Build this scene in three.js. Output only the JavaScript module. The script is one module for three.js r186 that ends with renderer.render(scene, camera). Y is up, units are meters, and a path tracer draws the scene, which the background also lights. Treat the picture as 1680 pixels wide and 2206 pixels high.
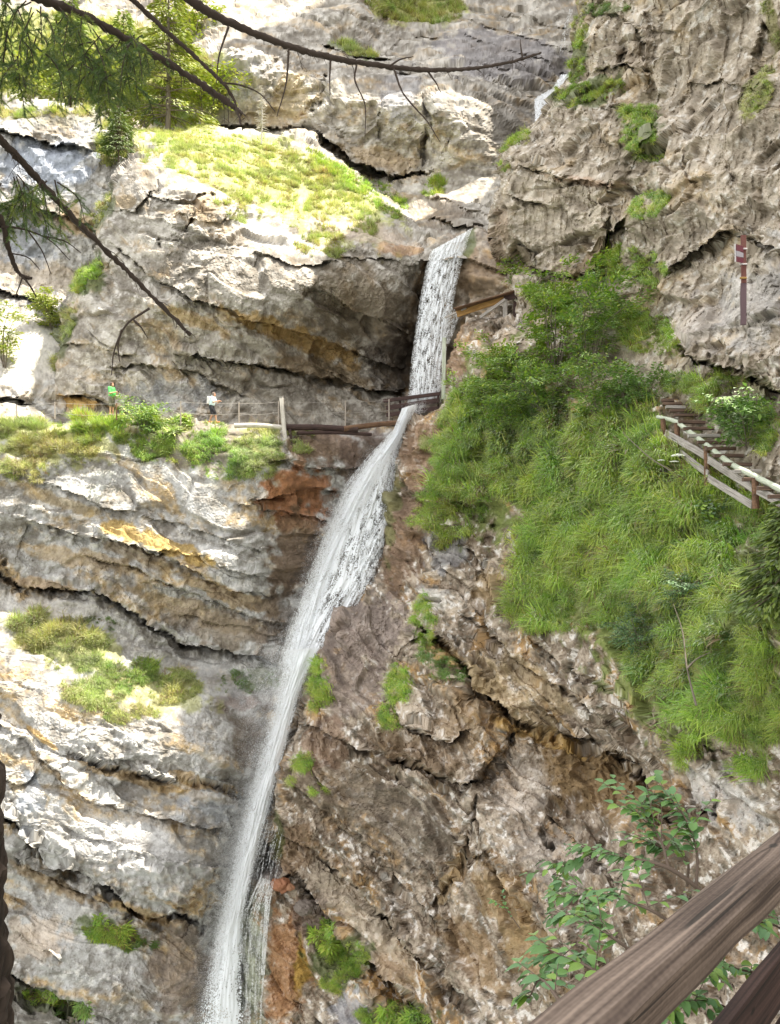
import * as THREE from 'three';
import { mergeGeometries } from 'three/addons/utils/BufferGeometryUtils.js';
import { MarchingCubes } from 'three/addons/objects/MarchingCubes.js';
import { RoundedBoxGeometry } from 'three/addons/geometries/RoundedBoxGeometry.js';

// ---------------------------------------------------------------- camera, sky, sun, exposure
const scene = new THREE.Scene();
const EYE = 1.9;                                   // camera height over the plank deck it stands on
const camera = new THREE.PerspectiveCamera(58, 780 / 1024, 0.05, 600);
camera.position.set(0, EYE, 0);
camera.lookAt(0, EYE, -10);
const SUN = new THREE.Vector3(0.42, 0.90, 0.06).normalize();
const renderer = new THREE.WebGLRenderer();
renderer.toneMapping = THREE.LinearToneMapping;
renderer.toneMappingExposure = 2.35;
renderer.shadowMap.enabled = true;
const sun = new THREE.DirectionalLight(new THREE.Color(1.0, 0.94, 0.82), 5);
sun.position.copy(SUN).multiplyScalar(150).add(new THREE.Vector3(-5, 0, -45));
sun.target.position.set(-5, 0, -45);
sun.castShadow = true;
sun.shadow.radius = 1;
sun.shadow.mapSize.set(4096, 4096);
Object.assign(sun.shadow.camera, { left: -70, right: 70, top: 70, bottom: -70, near: 1, far: 320 });
scene.add(sun, sun.target);
{ // bright, slightly hazy summer sky
  const w = 64, h = 64, a = new Float32Array(w * h * 4);
  for (let j = 0; j < h; j++) {
    const el = Math.sin(((j + 0.5) / h - 0.5) * Math.PI), t = Math.pow(Math.max(0, el), 0.6);
    for (let i = 0; i < w; i++) {
      const o = (j * w + i) * 4;
      a[o] = 1.10 + (0.84 - 1.10) * t; a[o + 1] = 1.09 + (0.85 - 1.09) * t; a[o + 2] = 1.05 + (0.87 - 1.05) * t; a[o + 3] = 1;
      if (el < 0) { a[o] = 0.30; a[o + 1] = 0.32; a[o + 2] = 0.28; }
    }
  }
  const sky = new THREE.DataTexture(a, w, h, THREE.RGBAFormat, THREE.FloatType);
  sky.mapping = THREE.EquirectangularReflectionMapping; sky.magFilter = THREE.LinearFilter; sky.needsUpdate = true;
  scene.background = sky; scene.environment = sky;
}

// ---------------------------------------------------------------- helpers
// a point of the photograph (on a 1680 x 2206 raster) at a distance along the view axis, in metres
const K = Math.tan(29 * Math.PI / 180) / 1103;
const W = (x, y, d) => new THREE.Vector3((x - 840) * K * d, EYE + (1103 - y) * K * d, -d);
function rng(seed) { let s = seed | 0; return () => { s = (s + 0x6d2b79f5) | 0; let t = Math.imul(s ^ (s >>> 15), 1 | s); t = (t + Math.imul(t ^ (t >>> 7), 61 | t)) ^ t; return ((t ^ (t >>> 14)) >>> 0) / 4294967296; }; }
const clamp = (x, a, b) => x < a ? a : x > b ? b : x;
const sstep = (a, b, x) => { const t = clamp((x - a) / (b - a), 0, 1); return t * t * (3 - 2 * t); };
const lerp = (a, b, t) => a + (b - a) * t;
const PERM = new Uint8Array(512);
{ const r = rng(7), p = [...Array(256).keys()]; for (let i = 255; i > 0; i--) { const j = Math.floor(r() * (i + 1)); [p[i], p[j]] = [p[j], p[i]]; } for (let i = 0; i < 512; i++) PERM[i] = p[i & 255]; }
function grad(h, x, y, z) { h &= 15; const u = h < 8 ? x : y, v = h < 4 ? y : h === 12 || h === 14 ? x : z; return ((h & 1) ? -u : u) + ((h & 2) ? -v : v); }
function noise(x, y, z) {
  const fx = Math.floor(x), fy = Math.floor(y), fz = Math.floor(z), X = fx & 255, Y = fy & 255, Z = fz & 255;
  x -= fx; y -= fy; z -= fz;
  const u = x * x * x * (x * (x * 6 - 15) + 10), v = y * y * y * (y * (y * 6 - 15) + 10), w = z * z * z * (z * (z * 6 - 15) + 10);
  const A = PERM[X] + Y, AA = PERM[A] + Z, AB = PERM[A + 1] + Z, B = PERM[X + 1] + Y, BA = PERM[B] + Z, BB = PERM[B + 1] + Z;
  return lerp(lerp(lerp(grad(PERM[AA], x, y, z), grad(PERM[BA], x - 1, y, z), u), lerp(grad(PERM[AB], x, y - 1, z), grad(PERM[BB], x - 1, y - 1, z), u), v),
    lerp(lerp(grad(PERM[AA + 1], x, y, z - 1), grad(PERM[BA + 1], x - 1, y, z - 1), u), lerp(grad(PERM[AB + 1], x, y - 1, z - 1), grad(PERM[BB + 1], x - 1, y - 1, z - 1), u), v), w);
}
function fbm(x, y, z, n = 4) { let s = 0, a = 1, t = 0; for (let i = 0; i < n; i++) { s += a * noise(x, y, z); t += a; a *= 0.5; x = x * 2.03 + 17.1; y = y * 2.03 + 5.3; z = z * 2.03 + 9.7; } return s / t; }
const hash3 = (i, j, k) => { let h = Math.imul(i, 374761393) ^ Math.imul(j, 668265263) ^ Math.imul(k, 1274126177); h = Math.imul(h ^ (h >>> 13), 1274126177); return (h ^ (h >>> 16)) >>> 0; };
// broken rock: the nearest cell's own offset and tilt (range about -1..1); facetEdge tells how near a joint is
let facetEdge = 0;
function facet(x, y, z) {
  const i0 = Math.floor(x), j0 = Math.floor(y), k0 = Math.floor(z);
  let best = 9, second = 9, bh = 0, bx = 0, by = 0, bz = 0;
  for (let i = i0 - 1; i <= i0 + 1; i++) for (let j = j0 - 1; j <= j0 + 1; j++) for (let k = k0 - 1; k <= k0 + 1; k++) {
    const h = hash3(i, j, k), dx = i + (h & 1023) / 1023 - x, dy = j + ((h >>> 10) & 1023) / 1023 - y, dz = k + ((h >>> 20) & 1023) / 1023 - z, d = dx * dx + dy * dy + dz * dz;
    if (d < best) { second = best; best = d; bh = h; bx = dx; by = dy; bz = dz; } else if (d < second) second = d;
  }
  facetEdge = Math.sqrt(second) - Math.sqrt(best);
  const h2 = Math.imul(bh, 2654435761) >>> 0, r = (n) => ((h2 >>> n) & 255) / 127.5 - 1;
  return 0.55 * r(0) + 0.75 * (bx * r(8) + by * r(16) + bz * r(24));
}
// smooth surface through scattered (x, y, value) points
function thinPlate(pts, reg = 0.002) {
  const n = pts.length, m = n + 3, A = Array.from({ length: m }, () => new Float64Array(m + 1)), S = 1 / 1000;
  const U = (r2) => r2 < 1e-12 ? 0 : 0.5 * r2 * Math.log(r2);
  const X = pts.map((p) => p[0] * S), Y = pts.map((p) => p[1] * S);
  for (let i = 0; i < n; i++) {
    for (let j = 0; j < n; j++) A[i][j] = U((X[i] - X[j]) ** 2 + (Y[i] - Y[j]) ** 2);
    A[i][i] += reg; A[i][n] = A[n][i] = 1; A[i][n + 1] = A[n + 1][i] = X[i]; A[i][n + 2] = A[n + 2][i] = Y[i]; A[i][m] = pts[i][2];
  }
  for (let c = 0; c < m; c++) {
    let p = c; for (let r = c + 1; r < m; r++) if (Math.abs(A[r][c]) > Math.abs(A[p][c])) p = r;
    [A[c], A[p]] = [A[p], A[c]];
    for (let r = c + 1; r < m; r++) { const f = A[r][c] / A[c][c]; if (f) for (let q = c; q <= m; q++) A[r][q] -= f * A[c][q]; }
  }
  const w = new Float64Array(m);
  for (let r = m - 1; r >= 0; r--) { let s = A[r][m]; for (let q = r + 1; q < m; q++) s -= A[r][q] * w[q]; w[r] = s / A[r][r]; }
  return (x, y) => { x *= S; y *= S; let s = w[n] + w[n + 1] * x + w[n + 2] * y; for (let i = 0; i < n; i++) { const dx = x - X[i], dy = y - Y[i], r2 = dx * dx + dy * dy; if (r2 > 1e-12) s += w[i] * 0.5 * r2 * Math.log(r2); } return s; };
}
function insidePoly(p, x, y) { let c = false; for (let i = 0, j = p.length - 1; i < p.length; j = i++) { const [xi, yi] = p[i], [xj, yj] = p[j]; if ((yi > y) !== (yj > y) && x < (xj - xi) * (y - yi) / (yj - yi) + xi) c = !c; } return c; }
function polyDist(p, x, y, closed = true) { // [distance, side, position along]
  let best = 1e9, side = 1, along = 0; const n = closed ? p.length : p.length - 1;
  for (let i = 0; i < n; i++) {
    const a = p[i], b = p[(i + 1) % p.length], ex = b[0] - a[0], ey = b[1] - a[1], l2 = ex * ex + ey * ey;
    const tr = ((x - a[0]) * ex + (y - a[1]) * ey) / l2, t = clamp(tr, 0, 1), dx = x - a[0] - ex * t, dy = y - a[1] - ey * t, d = dx * dx + dy * dy;
    if (d < best) { best = d; side = ex * dy - ey * dx >= 0 ? 1 : -1; along = !closed && ((i === 0 && tr < 0) || (i === n - 1 && tr > 1)) ? 2 : 0; }
  }
  return [Math.sqrt(best), side, along];
}
const taken = {};
function numbered(name) { const n = taken[name] = (taken[name] ?? -1) + 1; return n ? name + '_' + String(n).padStart(3, '0') : name; }
function add(o, name, label, category, group) { o.name = numbered(name); o.userData.label = label; o.userData.category = category; if (group) o.userData.group = group; scene.add(o); o.traverse((m) => { if (m.isMesh) { m.castShadow = m.receiveShadow = true; } }); return o; }
function part(parent, name, geometry, material) { const m = new THREE.Mesh(geometry, material); m.name = name; m.castShadow = m.receiveShadow = true; parent.add(m); return m; }
function structure(name, geometry, material, label, category) { const m = new THREE.Mesh(geometry, material); add(m, name, label, category); m.userData.kind = 'structure'; return m; }
const V = (x, y, z) => new THREE.Vector3(x, y, z);
function inEllipse(e, x, y) { const [cx, cy, rx, ry, rot = 0] = e, a = rot * Math.PI / 180, c = Math.cos(a), s = Math.sin(a), dx = x - cx, dy = y - cy, u = (dx * c + dy * s) / rx, v = (-dx * s + dy * c) / ry; return Math.sqrt(u * u + v * v); }

// ---------------------------------------------------------------- rock
// One rock mass: an outline, depths at points of it, ledges and joints (polylines), grain of the rock in world space.
const masses = {};
function strata(s) { const k = Math.floor(s), f = s - k, h = hash3(k, 11, 5) / 4294967296, h2 = hash3(k + 1, 11, 5) / 4294967296; const e = sstep(0.6, 1, f); return lerp(h, h2, e) - 0.5 + 0.25 * (f - 0.5); }
const rockMaterial = new THREE.MeshStandardMaterial({ vertexColors: true, roughness: 0.9, flatShading: true });
const wetMaterial = new THREE.MeshStandardMaterial({ vertexColors: true, roughness: 0.55 });
function rock(o) {
  const { poly, step = 3 } = o, depthAt = thinPlate(o.pts), xs = poly.map((p) => p[0]), ys = poly.map((p) => p[1]);
  const x0 = Math.min(...xs) - 12, y0 = Math.min(...ys) - 12, nx = Math.ceil((Math.max(...xs) + 12 - x0) / step) + 1, ny = Math.ceil((Math.max(...ys) + 12 - y0) / step) + 1, N = nx * ny;
  const feats = (o.lines || []).map((f) => { const reach = 5 * Math.max(f.up ?? 0, f.down ?? 0, f.w ?? 0) + 12; const fx = f.p.map((q) => q[0]), fy = f.p.map((q) => q[1]); return { ...f, box: [Math.min(...fx) - reach, Math.max(...fx) + reach, Math.min(...fy) - reach, Math.max(...fy) + reach] }; });
  const pos = new Float32Array(N * 3), dep = new Float32Array(N), ok = new Uint8Array(N), roll = o.roll ?? 3, rollW = o.rollW ?? 22;
  for (let j = 0; j < ny; j++) for (let i = 0; i < nx; i++) {
    const q = j * nx + i, x = x0 + i * step, y = y0 + j * step;
    const wx = 9 * noise(x * 0.02, y * 0.02, 3.3) + 5 * noise(x * 0.07, y * 0.07, 8.3), wy = 9 * noise(x * 0.02, y * 0.02, 13.3) + 5 * noise(x * 0.07, y * 0.07, 18.3);
    const X = x + wx, Y = y + wy;
    if (!insidePoly(poly, X, Y)) continue;
    ok[q] = 1;
    let d = depthAt(x, y);
    for (const f of feats) {
      const b = f.box; if (X < b[0] || X > b[1] || Y < b[2] || Y > b[3]) continue;
      const [r, side, along] = polyDist(f.p, X, Y, false);
      if (f.w) { d += f.depth * Math.exp(-(r * r) / (f.w * f.w)) * (along ? Math.exp(-r / 10) : 1) * clamp(0.55 + 1.3 * noise(x * 0.04, y * 0.04, 60) + 0.5 * noise(x * 0.13, y * 0.13, 61), 0.05, 1.2); continue; }
      const end = along ? Math.exp(-r / 14) : 1, wob = clamp(0.85 + 1.1 * noise(x * 0.022, y * 0.022, 40) + 0.6 * noise(x * 0.08, y * 0.08, 41), 0.1, 1.6);
      d += (side < 0 ? -f.out * Math.exp(-r / f.up) : f.back * Math.exp(-r / f.down)) * end * wob;
    }
    const e = polyDist(poly, X, Y)[0];
    if (e < rollW * 4) d += roll * Math.exp(-((e / rollW) ** 1.3));
    dep[q] = d;
    pos[q * 3] = (x - 840) * K * d; pos[q * 3 + 1] = EYE + (1103 - y) * K * d; pos[q * 3 + 2] = -d;
  }
  // coarse normals, then the rock's own relief along them
  const fin = new Float32Array(N * 3), nor = new Float32Array(N * 3), st = 7, a = V(), b = V(), nn = V();
  const at = (i, j, q) => { i = clamp(i, 0, nx - 1); j = clamp(j, 0, ny - 1); const r = j * nx + i; return ok[r] ? r : q; };
  const cd = Math.cos((o.dip ?? 20) * Math.PI / 180), sd = Math.sin((o.dip ?? 20) * Math.PI / 180), S = o.strata ?? 0.5, F = o.facets ?? 1, FL = o.flute ?? 0, h1 = o.bed ?? 1.5;
  const col = new Float32Array(N * 3), c = [0, 0, 0], pal = o.palette;
  for (let j = 0; j < ny; j++) for (let i = 0; i < nx; i++) {
    const q = j * nx + i; if (!ok[q]) continue;
    const l = at(i - st, j, q), r = at(i + st, j, q), u = at(i, j - st, q), d = at(i, j + st, q);
    a.set(pos[r * 3] - pos[l * 3], pos[r * 3 + 1] - pos[l * 3 + 1], pos[r * 3 + 2] - pos[l * 3 + 2]);
    b.set(pos[u * 3] - pos[d * 3], pos[u * 3 + 1] - pos[d * 3 + 1], pos[u * 3 + 2] - pos[d * 3 + 2]);
    nn.crossVectors(a, b).normalize(); if (!(nn.lengthSq() > 0.5)) nn.set(0, 0, 1);
    const x = pos[q * 3], y = pos[q * 3 + 1], z = pos[q * 3 + 2];
    const w1 = fbm(x * 0.13, y * 0.13, z * 0.13, 3), s = y * cd + x * sd + 2.2 * w1 + 0.35 * noise(x * 0.7, y * 0.7, z * 0.7);
    // axes along and across the beds, so that blocks lie in them
    const bx = (x * cd - y * sd) * 0.62, bs = s;
    let t = S * (strata(s / h1) * 1.0 + strata(s / (h1 * 0.33) + 50) * 0.42);
    const G = (o.grain ?? 1) * -z / 45, G1 = 0.5 + 0.5 * G;   // broken finer where we stand nearer to it
    const f1 = facet(bx / (2.1 * G1), bs / (1.5 * G1), z / (2.3 * G1)), e1 = facetEdge;
    const f2 = facet(bx / (0.5 * G1) + 7, bs / (0.38 * G1), z / (0.55 * G1) + 3), e2 = facetEdge;
    const f3 = facet(x / (0.2 * G1), y / (0.2 * G1), z / (0.2 * G1)), e3 = facetEdge;
    const rid = 1 - Math.abs(noise(x * 1.3 / G1 + 4, y * 1.3 / G1, z * 1.3 / G1)) * 2.2 + 0.5 * (1 - Math.abs(noise(x * 3.1 / G1 + 4, y * 3.1 / G1, z * 3.1 / G1)) * 2.2);
    const rough = clamp(0.55 + 1.6 * fbm(x * 0.22 + 60, y * 0.22, z * 0.22, 3), 0.15, 1.3);
    t += F * G1 * 0.56 * f1 * sstep(0, 0.13, e1) + 0.5 * fbm(x * 0.3 + 5, y * 0.3, z * 0.3, 3);
    let tv = F * G1 * rough * 0.78 * (0.19 * f2 * sstep(0, 0.16, e2) + 0.10 * (f3 + 0.3) * sstep(0, 0.25, e3) - 0.08 * rid + 0.14 * fbm(x * 2.1 / G1, y * 2.1 / G1, z * 2.1 / G1, 3)) + F * G1 * (0.035 * noise(x * 9 / G1, y * 9 / G1, z * 9 / G1) + 0.03 * (hash3(i, j, 77) / 4294967296 - 0.5));
    if (FL) tv += FL * (noise(x * 2.2, y * 0.35, z * 2.2) * 0.5 + noise(x * 5.1, y * 0.8 + 9, z * 5.1) * 0.28 + 0.1 * noise(x * 11, y * 2.2 + 9, z * 11));
    const X = x0 + i * step, Y = y0 + j * step;
    let soft = 0; for (const g of o.calm || []) { const m = inEllipse(g, X, Y); if (m < 1.1) soft = Math.max(soft, 1 - sstep(0.7, 1.1, m)); }
    t *= 1 - 0.75 * soft; tv *= 1 - 0.6 * soft;
    const len = Math.hypot(x, y - EYE, z), ux = -x / len, uy = (EYE - y) / len, uz = -z / len;
    fin[q * 3] = x + (nn.x * 0.55 + ux * 0.45) * t + ux * tv; fin[q * 3 + 1] = y + (nn.y * 0.55 + uy * 0.45) * t + uy * tv; fin[q * 3 + 2] = z + (nn.z * 0.55 + uz * 0.45) * t + uz * tv;
    nor[q * 3] = nn.x; nor[q * 3 + 1] = nn.y; nor[q * 3 + 2] = nn.z;
    // colour of the stone: grey body, tan and ochre stain, pale fresh breaks, dark lichen
    const g1 = fbm(x * 0.45 + 31, y * 0.45, z * 0.45, 4), g2 = fbm(x * 1.9 / G1, y * 1.9 / G1 + 7, z * 1.9 / G1, 3), g3 = noise(x * 6.3 / G1, y * 6.3 / G1, z * 6.3 / G1), g4 = noise(x * 3.1 / G1 + 3, y * 3.1 / G1, z * 3.1 / G1 + 8), grit = hash3(i, j, 5) / 4294967296 - 0.5;
    const body = clamp(0.5 + 1.15 * g1 + 0.8 * g2 + 0.32 * f1 * sstep(0, 0.1, e1) + 0.3 * f2 + 0.22 * f3 + 0.45 * g3 + 0.4 * grit, 0, 1);
    for (let k = 0; k < 3; k++) c[k] = lerp(pal.dark[k], pal.light[k], body);
    const tan = clamp(sstep(0.02, 0.4, fbm(bx * 0.35 + 3, bs * 0.8, z * 0.35 + 9, 4) + 0.25 * g4) * (pal.tanAmount ?? 0.6), 0, 1);
    for (let k = 0; k < 3; k++) c[k] = lerp(c[k], pal.tan[k] * (0.75 + 0.6 * body), tan);
    const pale = sstep(0.2, 0.45, g4 * 0.7 + 0.35 * f2 + 0.3 * f3 + 0.3 * g1 + 0.2 * grit) * (pal.paleAmount ?? 0.6), lich = sstep(0.12, 0.36, -g2 + 0.6 * g3 + 0.25 * f3 + 0.2 * grit) * (pal.lichenAmount ?? 0.55);
    for (let k = 0; k < 3; k++) { c[k] = lerp(c[k], pal.pale[k], pale); c[k] = lerp(c[k], pal.lichen[k], lich); }
    for (const pt of o.stainsAndLight || []) {  // patches of stain and ground cover, some with sunlight painted in
      const m0 = inEllipse(pt.e, X, Y); if (m0 > 1.7) continue;
      const m = (1 - sstep(0.72, 1.08, m0 + 0.55 * g2 + 0.5 * noise(X * 0.035, Y * 0.035, 4) + 0.18 * g3)) * (pt.s ?? 0.8);
      const v = 0.7 + 0.6 * body; for (let k = 0; k < 3; k++) c[k] = lerp(c[k], pt.c[k] * v, m);
    }
    col[q * 3] = clamp(c[0], 0.01, 0.85); col[q * 3 + 1] = clamp(c[1], 0.01, 0.85); col[q * 3 + 2] = clamp(c[2], 0.01, 0.85);
  }
  // compact: vertices, quads, and flanks running back from the outline
  const id = new Int32Array(N).fill(-1), P = [], C = [], I = [];
  const use = (q) => { if (id[q] < 0) { id[q] = P.length / 3; P.push(fin[q * 3], fin[q * 3 + 1], fin[q * 3 + 2]); C.push(col[q * 3], col[q * 3 + 1], col[q * 3 + 2]); } return id[q]; };
  const cell = (i, j) => i >= 0 && j >= 0 && i < nx - 1 && j < ny - 1 && ok[j * nx + i] && ok[j * nx + i + 1] && ok[j * nx + nx + i] && ok[j * nx + nx + i + 1];
  for (let j = 0; j < ny - 1; j++) for (let i = 0; i < nx - 1; i++) if (cell(i, j)) {
    const q = j * nx + i, A = use(q), B = use(q + 1), D = use(q + nx), E = use(q + nx + 1);
    if ((i + j) & 1) I.push(A, D, B, B, D, E); else I.push(A, D, E, A, E, B);
  }
  const back = new Map(), L = o.skirt ?? 6, cx = xs.reduce((p, v) => p + v, 0) / xs.length, cy = ys.reduce((p, v) => p + v, 0) / ys.length;
  const bk = (q) => { if (!back.has(q)) { const d = -fin[q * 3 + 2], f = (d + L) / d, X = (fin[q * 3] * f) + (cx - (x0 + (q % nx) * step)) * 0.0006 * L, Y = EYE + (fin[q * 3 + 1] - EYE) * f - (cy - (y0 + Math.floor(q / nx) * step)) * 0.0006 * L; back.set(q, P.length / 3); P.push(X, Y, -d * f); C.push(col[q * 3], col[q * 3 + 1], col[q * 3 + 2]); } return back.get(q); };
  const wall = (p, q) => { const A = use(p), B = use(q), a2 = bk(p), b2 = bk(q); I.push(A, B, b2, A, b2, a2); };
  for (let j = 0; j < ny - 1; j++) for (let i = 0; i < nx - 1; i++) if (cell(i, j)) {
    const q = j * nx + i;
    if (!cell(i, j - 1)) wall(q, q + 1); if (!cell(i, j + 1)) wall(q + nx + 1, q + nx); if (!cell(i - 1, j)) wall(q + nx, q); if (!cell(i + 1, j)) wall(q + 1, q + nx + 1);
  }
  const g = new THREE.BufferGeometry();
  g.setAttribute('position', new THREE.BufferAttribute(new Float32Array(P), 3)); g.setAttribute('color', new THREE.BufferAttribute(new Float32Array(C), 3));
  g.setIndex(I); g.computeVertexNormals();
  structure(o.name, g, o.wet ? wetMaterial : rockMaterial, o.label, 'cliff');
  masses[o.key] = {
    has(x, y) { const i = Math.round((x - x0) / step), j = Math.round((y - y0) / step); return i >= 0 && j >= 0 && i < nx && j < ny && !!ok[j * nx + i]; },
    at(x, y) { const i = Math.round((x - x0) / step), j = Math.round((y - y0) / step), q = j * nx + i; return ok[q] ? { p: V(fin[q * 3], fin[q * 3 + 1], fin[q * 3 + 2]), n: V(nor[q * 3], nor[q * 3 + 1], nor[q * 3 + 2]) } : null; },
  };
}
// stone colours (linear)
const GREY = { light: [0.47, 0.435, 0.385], dark: [0.19, 0.165, 0.135], tan: [0.40, 0.27, 0.125], pale: [0.66, 0.63, 0.585], lichen: [0.10, 0.085, 0.06] };
const BLUE = { ...GREY, light: [0.48, 0.47, 0.455], dark: [0.21, 0.19, 0.165], tan: [0.43, 0.295, 0.13], tanAmount: 0.8, lichenAmount: 0.45 };
const BEIGE = { ...GREY, light: [0.50, 0.43, 0.345], dark: [0.21, 0.17, 0.125], tan: [0.41, 0.30, 0.165], tanAmount: 0.55, lichenAmount: 0.4 };
const BROWN = { ...GREY, light: [0.45, 0.375, 0.295], dark: [0.115, 0.078, 0.048], tan: [0.35, 0.21, 0.08], pale: [0.72, 0.68, 0.635], tanAmount: 0.9, paleAmount: 0.85, lichenAmount: 0.75 };
const LAWN = [0.17, 0.205, 0.05], SUNLIT_THATCH = [0.38, 0.38, 0.14], OCHRE = [0.40, 0.25, 0.075], RUST = [0.34, 0.135, 0.045], MOSS = [0.075, 0.10, 0.022], SOIL = [0.14, 0.10, 0.055], DARKWET = [0.085, 0.068, 0.055], BLUEGREY = [0.34, 0.37, 0.42], PINK = [0.33, 0.27, 0.24], PALE = [0.50, 0.475, 0.44];  // the thatch tone is dry ground brightened to paint sun on lit areas

rock({ key: 'M4', name: 'far_cliff', label: 'far limestone wall of broken blocks behind the sunny meadow', palette: { ...GREY, paleAmount: 0.5 }, dip: 8, strata: 0.55, bed: 2.2, facets: 1.2, flute: 0.25, roll: 0, step: 3.8, skirt: 4,
  poly: [[-220, -260], [1400, -260], [1400, 300], [1180, 560], [860, 560], [500, 420], [-220, 420]],
  pts: [[-400, -400, 122], [0, -400, 122], [500, -400, 118], [1000, -400, 112], [1400, -400, 100], [-300, 0, 104], [0, 0, 102], [200, 0, 100], [-300, 200, 86], [0, 190, 86], [200, 190, 84], [330, 200, 82], [-200, 380, 80], [200, 400, 78], [400, 200, 80], [400, 60, 90], [480, 105, 75.5], [490, 250, 74], [600, 120, 75.5], [600, 250, 74], [690, 175, 75], [640, 330, 72], [560, 20, 92], [700, 90, 86], [770, 20, 88], [800, 100, 84], [700, 180, 73], [720, 280, 70.5], [800, 170, 71], [800, 300, 69.5], [900, 180, 70.5], [890, 350, 69], [960, 180, 67], [1040, 200, 66.5], [1120, 240, 68], [980, 350, 64.5], [1050, 440, 62], [900, 420, 64], [830, 400, 68], [940, 480, 57], [1030, 490, 56], [1110, 460, 58], [900, 20, 101], [850, 60, 95], [950, 60, 94], [950, 110, 86], [1100, 90, 85], [1100, 150, 80], [1200, 100, 82], [1230, 30, 84], [1200, 200, 77], [1300, 0, 86], [1300, 200, 78], [1140, 0, 96], [1170, 290, 68]],
  lines: [
    { p: [[470, 105], [560, 112], [640, 140], [700, 168]], out: 0, up: 10, back: -1.6, down: 60 },
    { p: [[690, 292], [760, 352], [840, 376], [908, 366]], out: 0.8, up: 40, back: 3.2, down: 16 },
    { p: [[470, 262], [560, 272], [640, 272]], out: 0.3, up: 30, back: 1.6, down: 14 },
    { p: [[704, 165], [695, 220], [655, 258]], w: 7, depth: 1.65 }, { p: [[908, 165], [918, 260], [908, 368]], w: 6, depth: 1.21 }, { p: [[835, 165], [810, 250], [820, 300]], w: 4, depth: 0.44 },
    { p: [[1060, 165], [1110, 195], [1150, 205]], out: 0.6, up: 20, back: 0.8, down: 20 }, { p: [[1010, 180], [990, 260], [960, 330]], w: 4, depth: 0.39 },
    { p: [[825, 20], [818, 60], [790, 112]], w: 7, depth: 1.65 }, { p: [[700, 100], [760, 125], [830, 130]], out: 0.4, up: 30, back: 2, down: 14 },
    { p: [[835, 100], [900, 72], [1000, 80], [1120, 110], [1230, 160]], out: 0.35, up: 14, back: 0.5, down: 18 }, { p: [[860, 150], [960, 132], [1060, 140], [1180, 168]], out: 0.35, up: 14, back: 0.6, down: 16 },
    { p: [[960, 40], [1060, 55], [1170, 90], [1235, 110]], out: 0.25, up: 12, back: 0.4, down: 14 }, { p: [[1000, 15], [1100, 30], [1220, 60]], out: 0.25, up: 12, back: 0.4, down: 14 },
    { p: [[920, 425], [990, 445], [1050, 470]], out: 0.25, up: 16, back: 0.4, down: 14 }, { p: [[930, 470], [990, 488], [1030, 492]], out: 0.4, up: 10, back: 1.2, down: 12 },
  ],
  calm: [[900, 10, 130, 50], [120, 110, 260, 110]],
  stainsAndLight: [{ e: [600, 215, 90, 50, -20], c: [0.42, 0.34, 0.22] }, { e: [540, 180, 70, 60], c: [0.36, 0.35, 0.34], s: 0.6 }, { e: [820, 340, 100, 25, 10], c: [0.36, 0.27, 0.17], s: 0.7 }, { e: [1080, 120, 150, 60, 10], c: [0.20, 0.185, 0.19], s: 0.8 }, { e: [860, 200, 45, 60], c: [0.26, 0.25, 0.26], s: 0.6 }, { e: [1100, 260, 60, 60], c: [0.22, 0.20, 0.18], s: 0.6 }, { e: [890, 15, 110, 42], c: SUNLIT_THATCH, s: 0.9 }, { e: [760, 105, 60, 22, 20], c: MOSS, s: 0.7 }, { e: [110, 120, 260, 100], c: SUNLIT_THATCH, s: 0.9 }, { e: [380, 180, 110, 80], c: SUNLIT_THATCH, s: 0.8 }, { e: [950, 450, 60, 40], c: [0.24, 0.19, 0.15], s: 0.5 }],
});
rock({ key: 'M3', name: 'left_background_cliff', label: 'blue grey streaked rock wall behind the lit shrub', palette: { ...BLUE, tanAmount: 0.35 }, dip: 10, strata: 0.5, bed: 2.4, facets: 0.9, flute: 0.35, roll: 4, rollW: 16, step: 3.4, skirt: 8,
  poly: [[-220, 215], [0, 222], [110, 212], [200, 228], [270, 270], [330, 330], [340, 960], [-220, 1000]],
  pts: [[-400, 230, 66], [0, 235, 66], [150, 235, 65], [280, 300, 64], [0, 330, 63.5], [200, 350, 63], [0, 430, 63], [250, 450, 62.5], [-300, 430, 63], [0, 500, 64], [200, 500, 63], [0, 600, 63], [180, 600, 63], [-300, 600, 62], [0, 640, 62], [120, 660, 61], [0, 720, 57], [100, 720, 57.5], [0, 800, 54.5], [90, 800, 55.5], [-300, 800, 53], [0, 860, 53], [60, 870, 53.5], [300, 900, 58], [-400, 980, 50], [0, 970, 51], [320, 700, 62]],
  lines: [{ p: [[-400, 275], [0, 285], [90, 300], [190, 320]], out: 0.5, up: 20, back: 1.2, down: 16 }, { p: [[-400, 440], [0, 445], [100, 455], [220, 490]], out: 0.6, up: 40, back: 1.4, down: 18 }, { p: [[-400, 600], [0, 620], [70, 645], [160, 700]], out: 0.8, up: 40, back: 2.2, down: 14 }, { p: [[-200, 845], [0, 850], [60, 858]], out: 0.5, up: 16, back: 1.5, down: 12 }],
  calm: [[20, 760, 130, 90]],
  stainsAndLight: [{ e: [90, 350, 120, 55], c: [0.27, 0.30, 0.36] }, { e: [170, 480, 60, 30, 20], c: [0.42, 0.31, 0.18] }, { e: [70, 590, 120, 40, 15], c: [0.45, 0.37, 0.28], s: 0.6 }, { e: [60, 520, 60, 60], c: BLUEGREY, s: 0.6 }, { e: [40, 760, 120, 80], c: [0.52, 0.48, 0.44], s: 0.7 }, { e: [120, 250, 150, 22], c: [0.2, 0.18, 0.12], s: 0.6 }],
});
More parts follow.
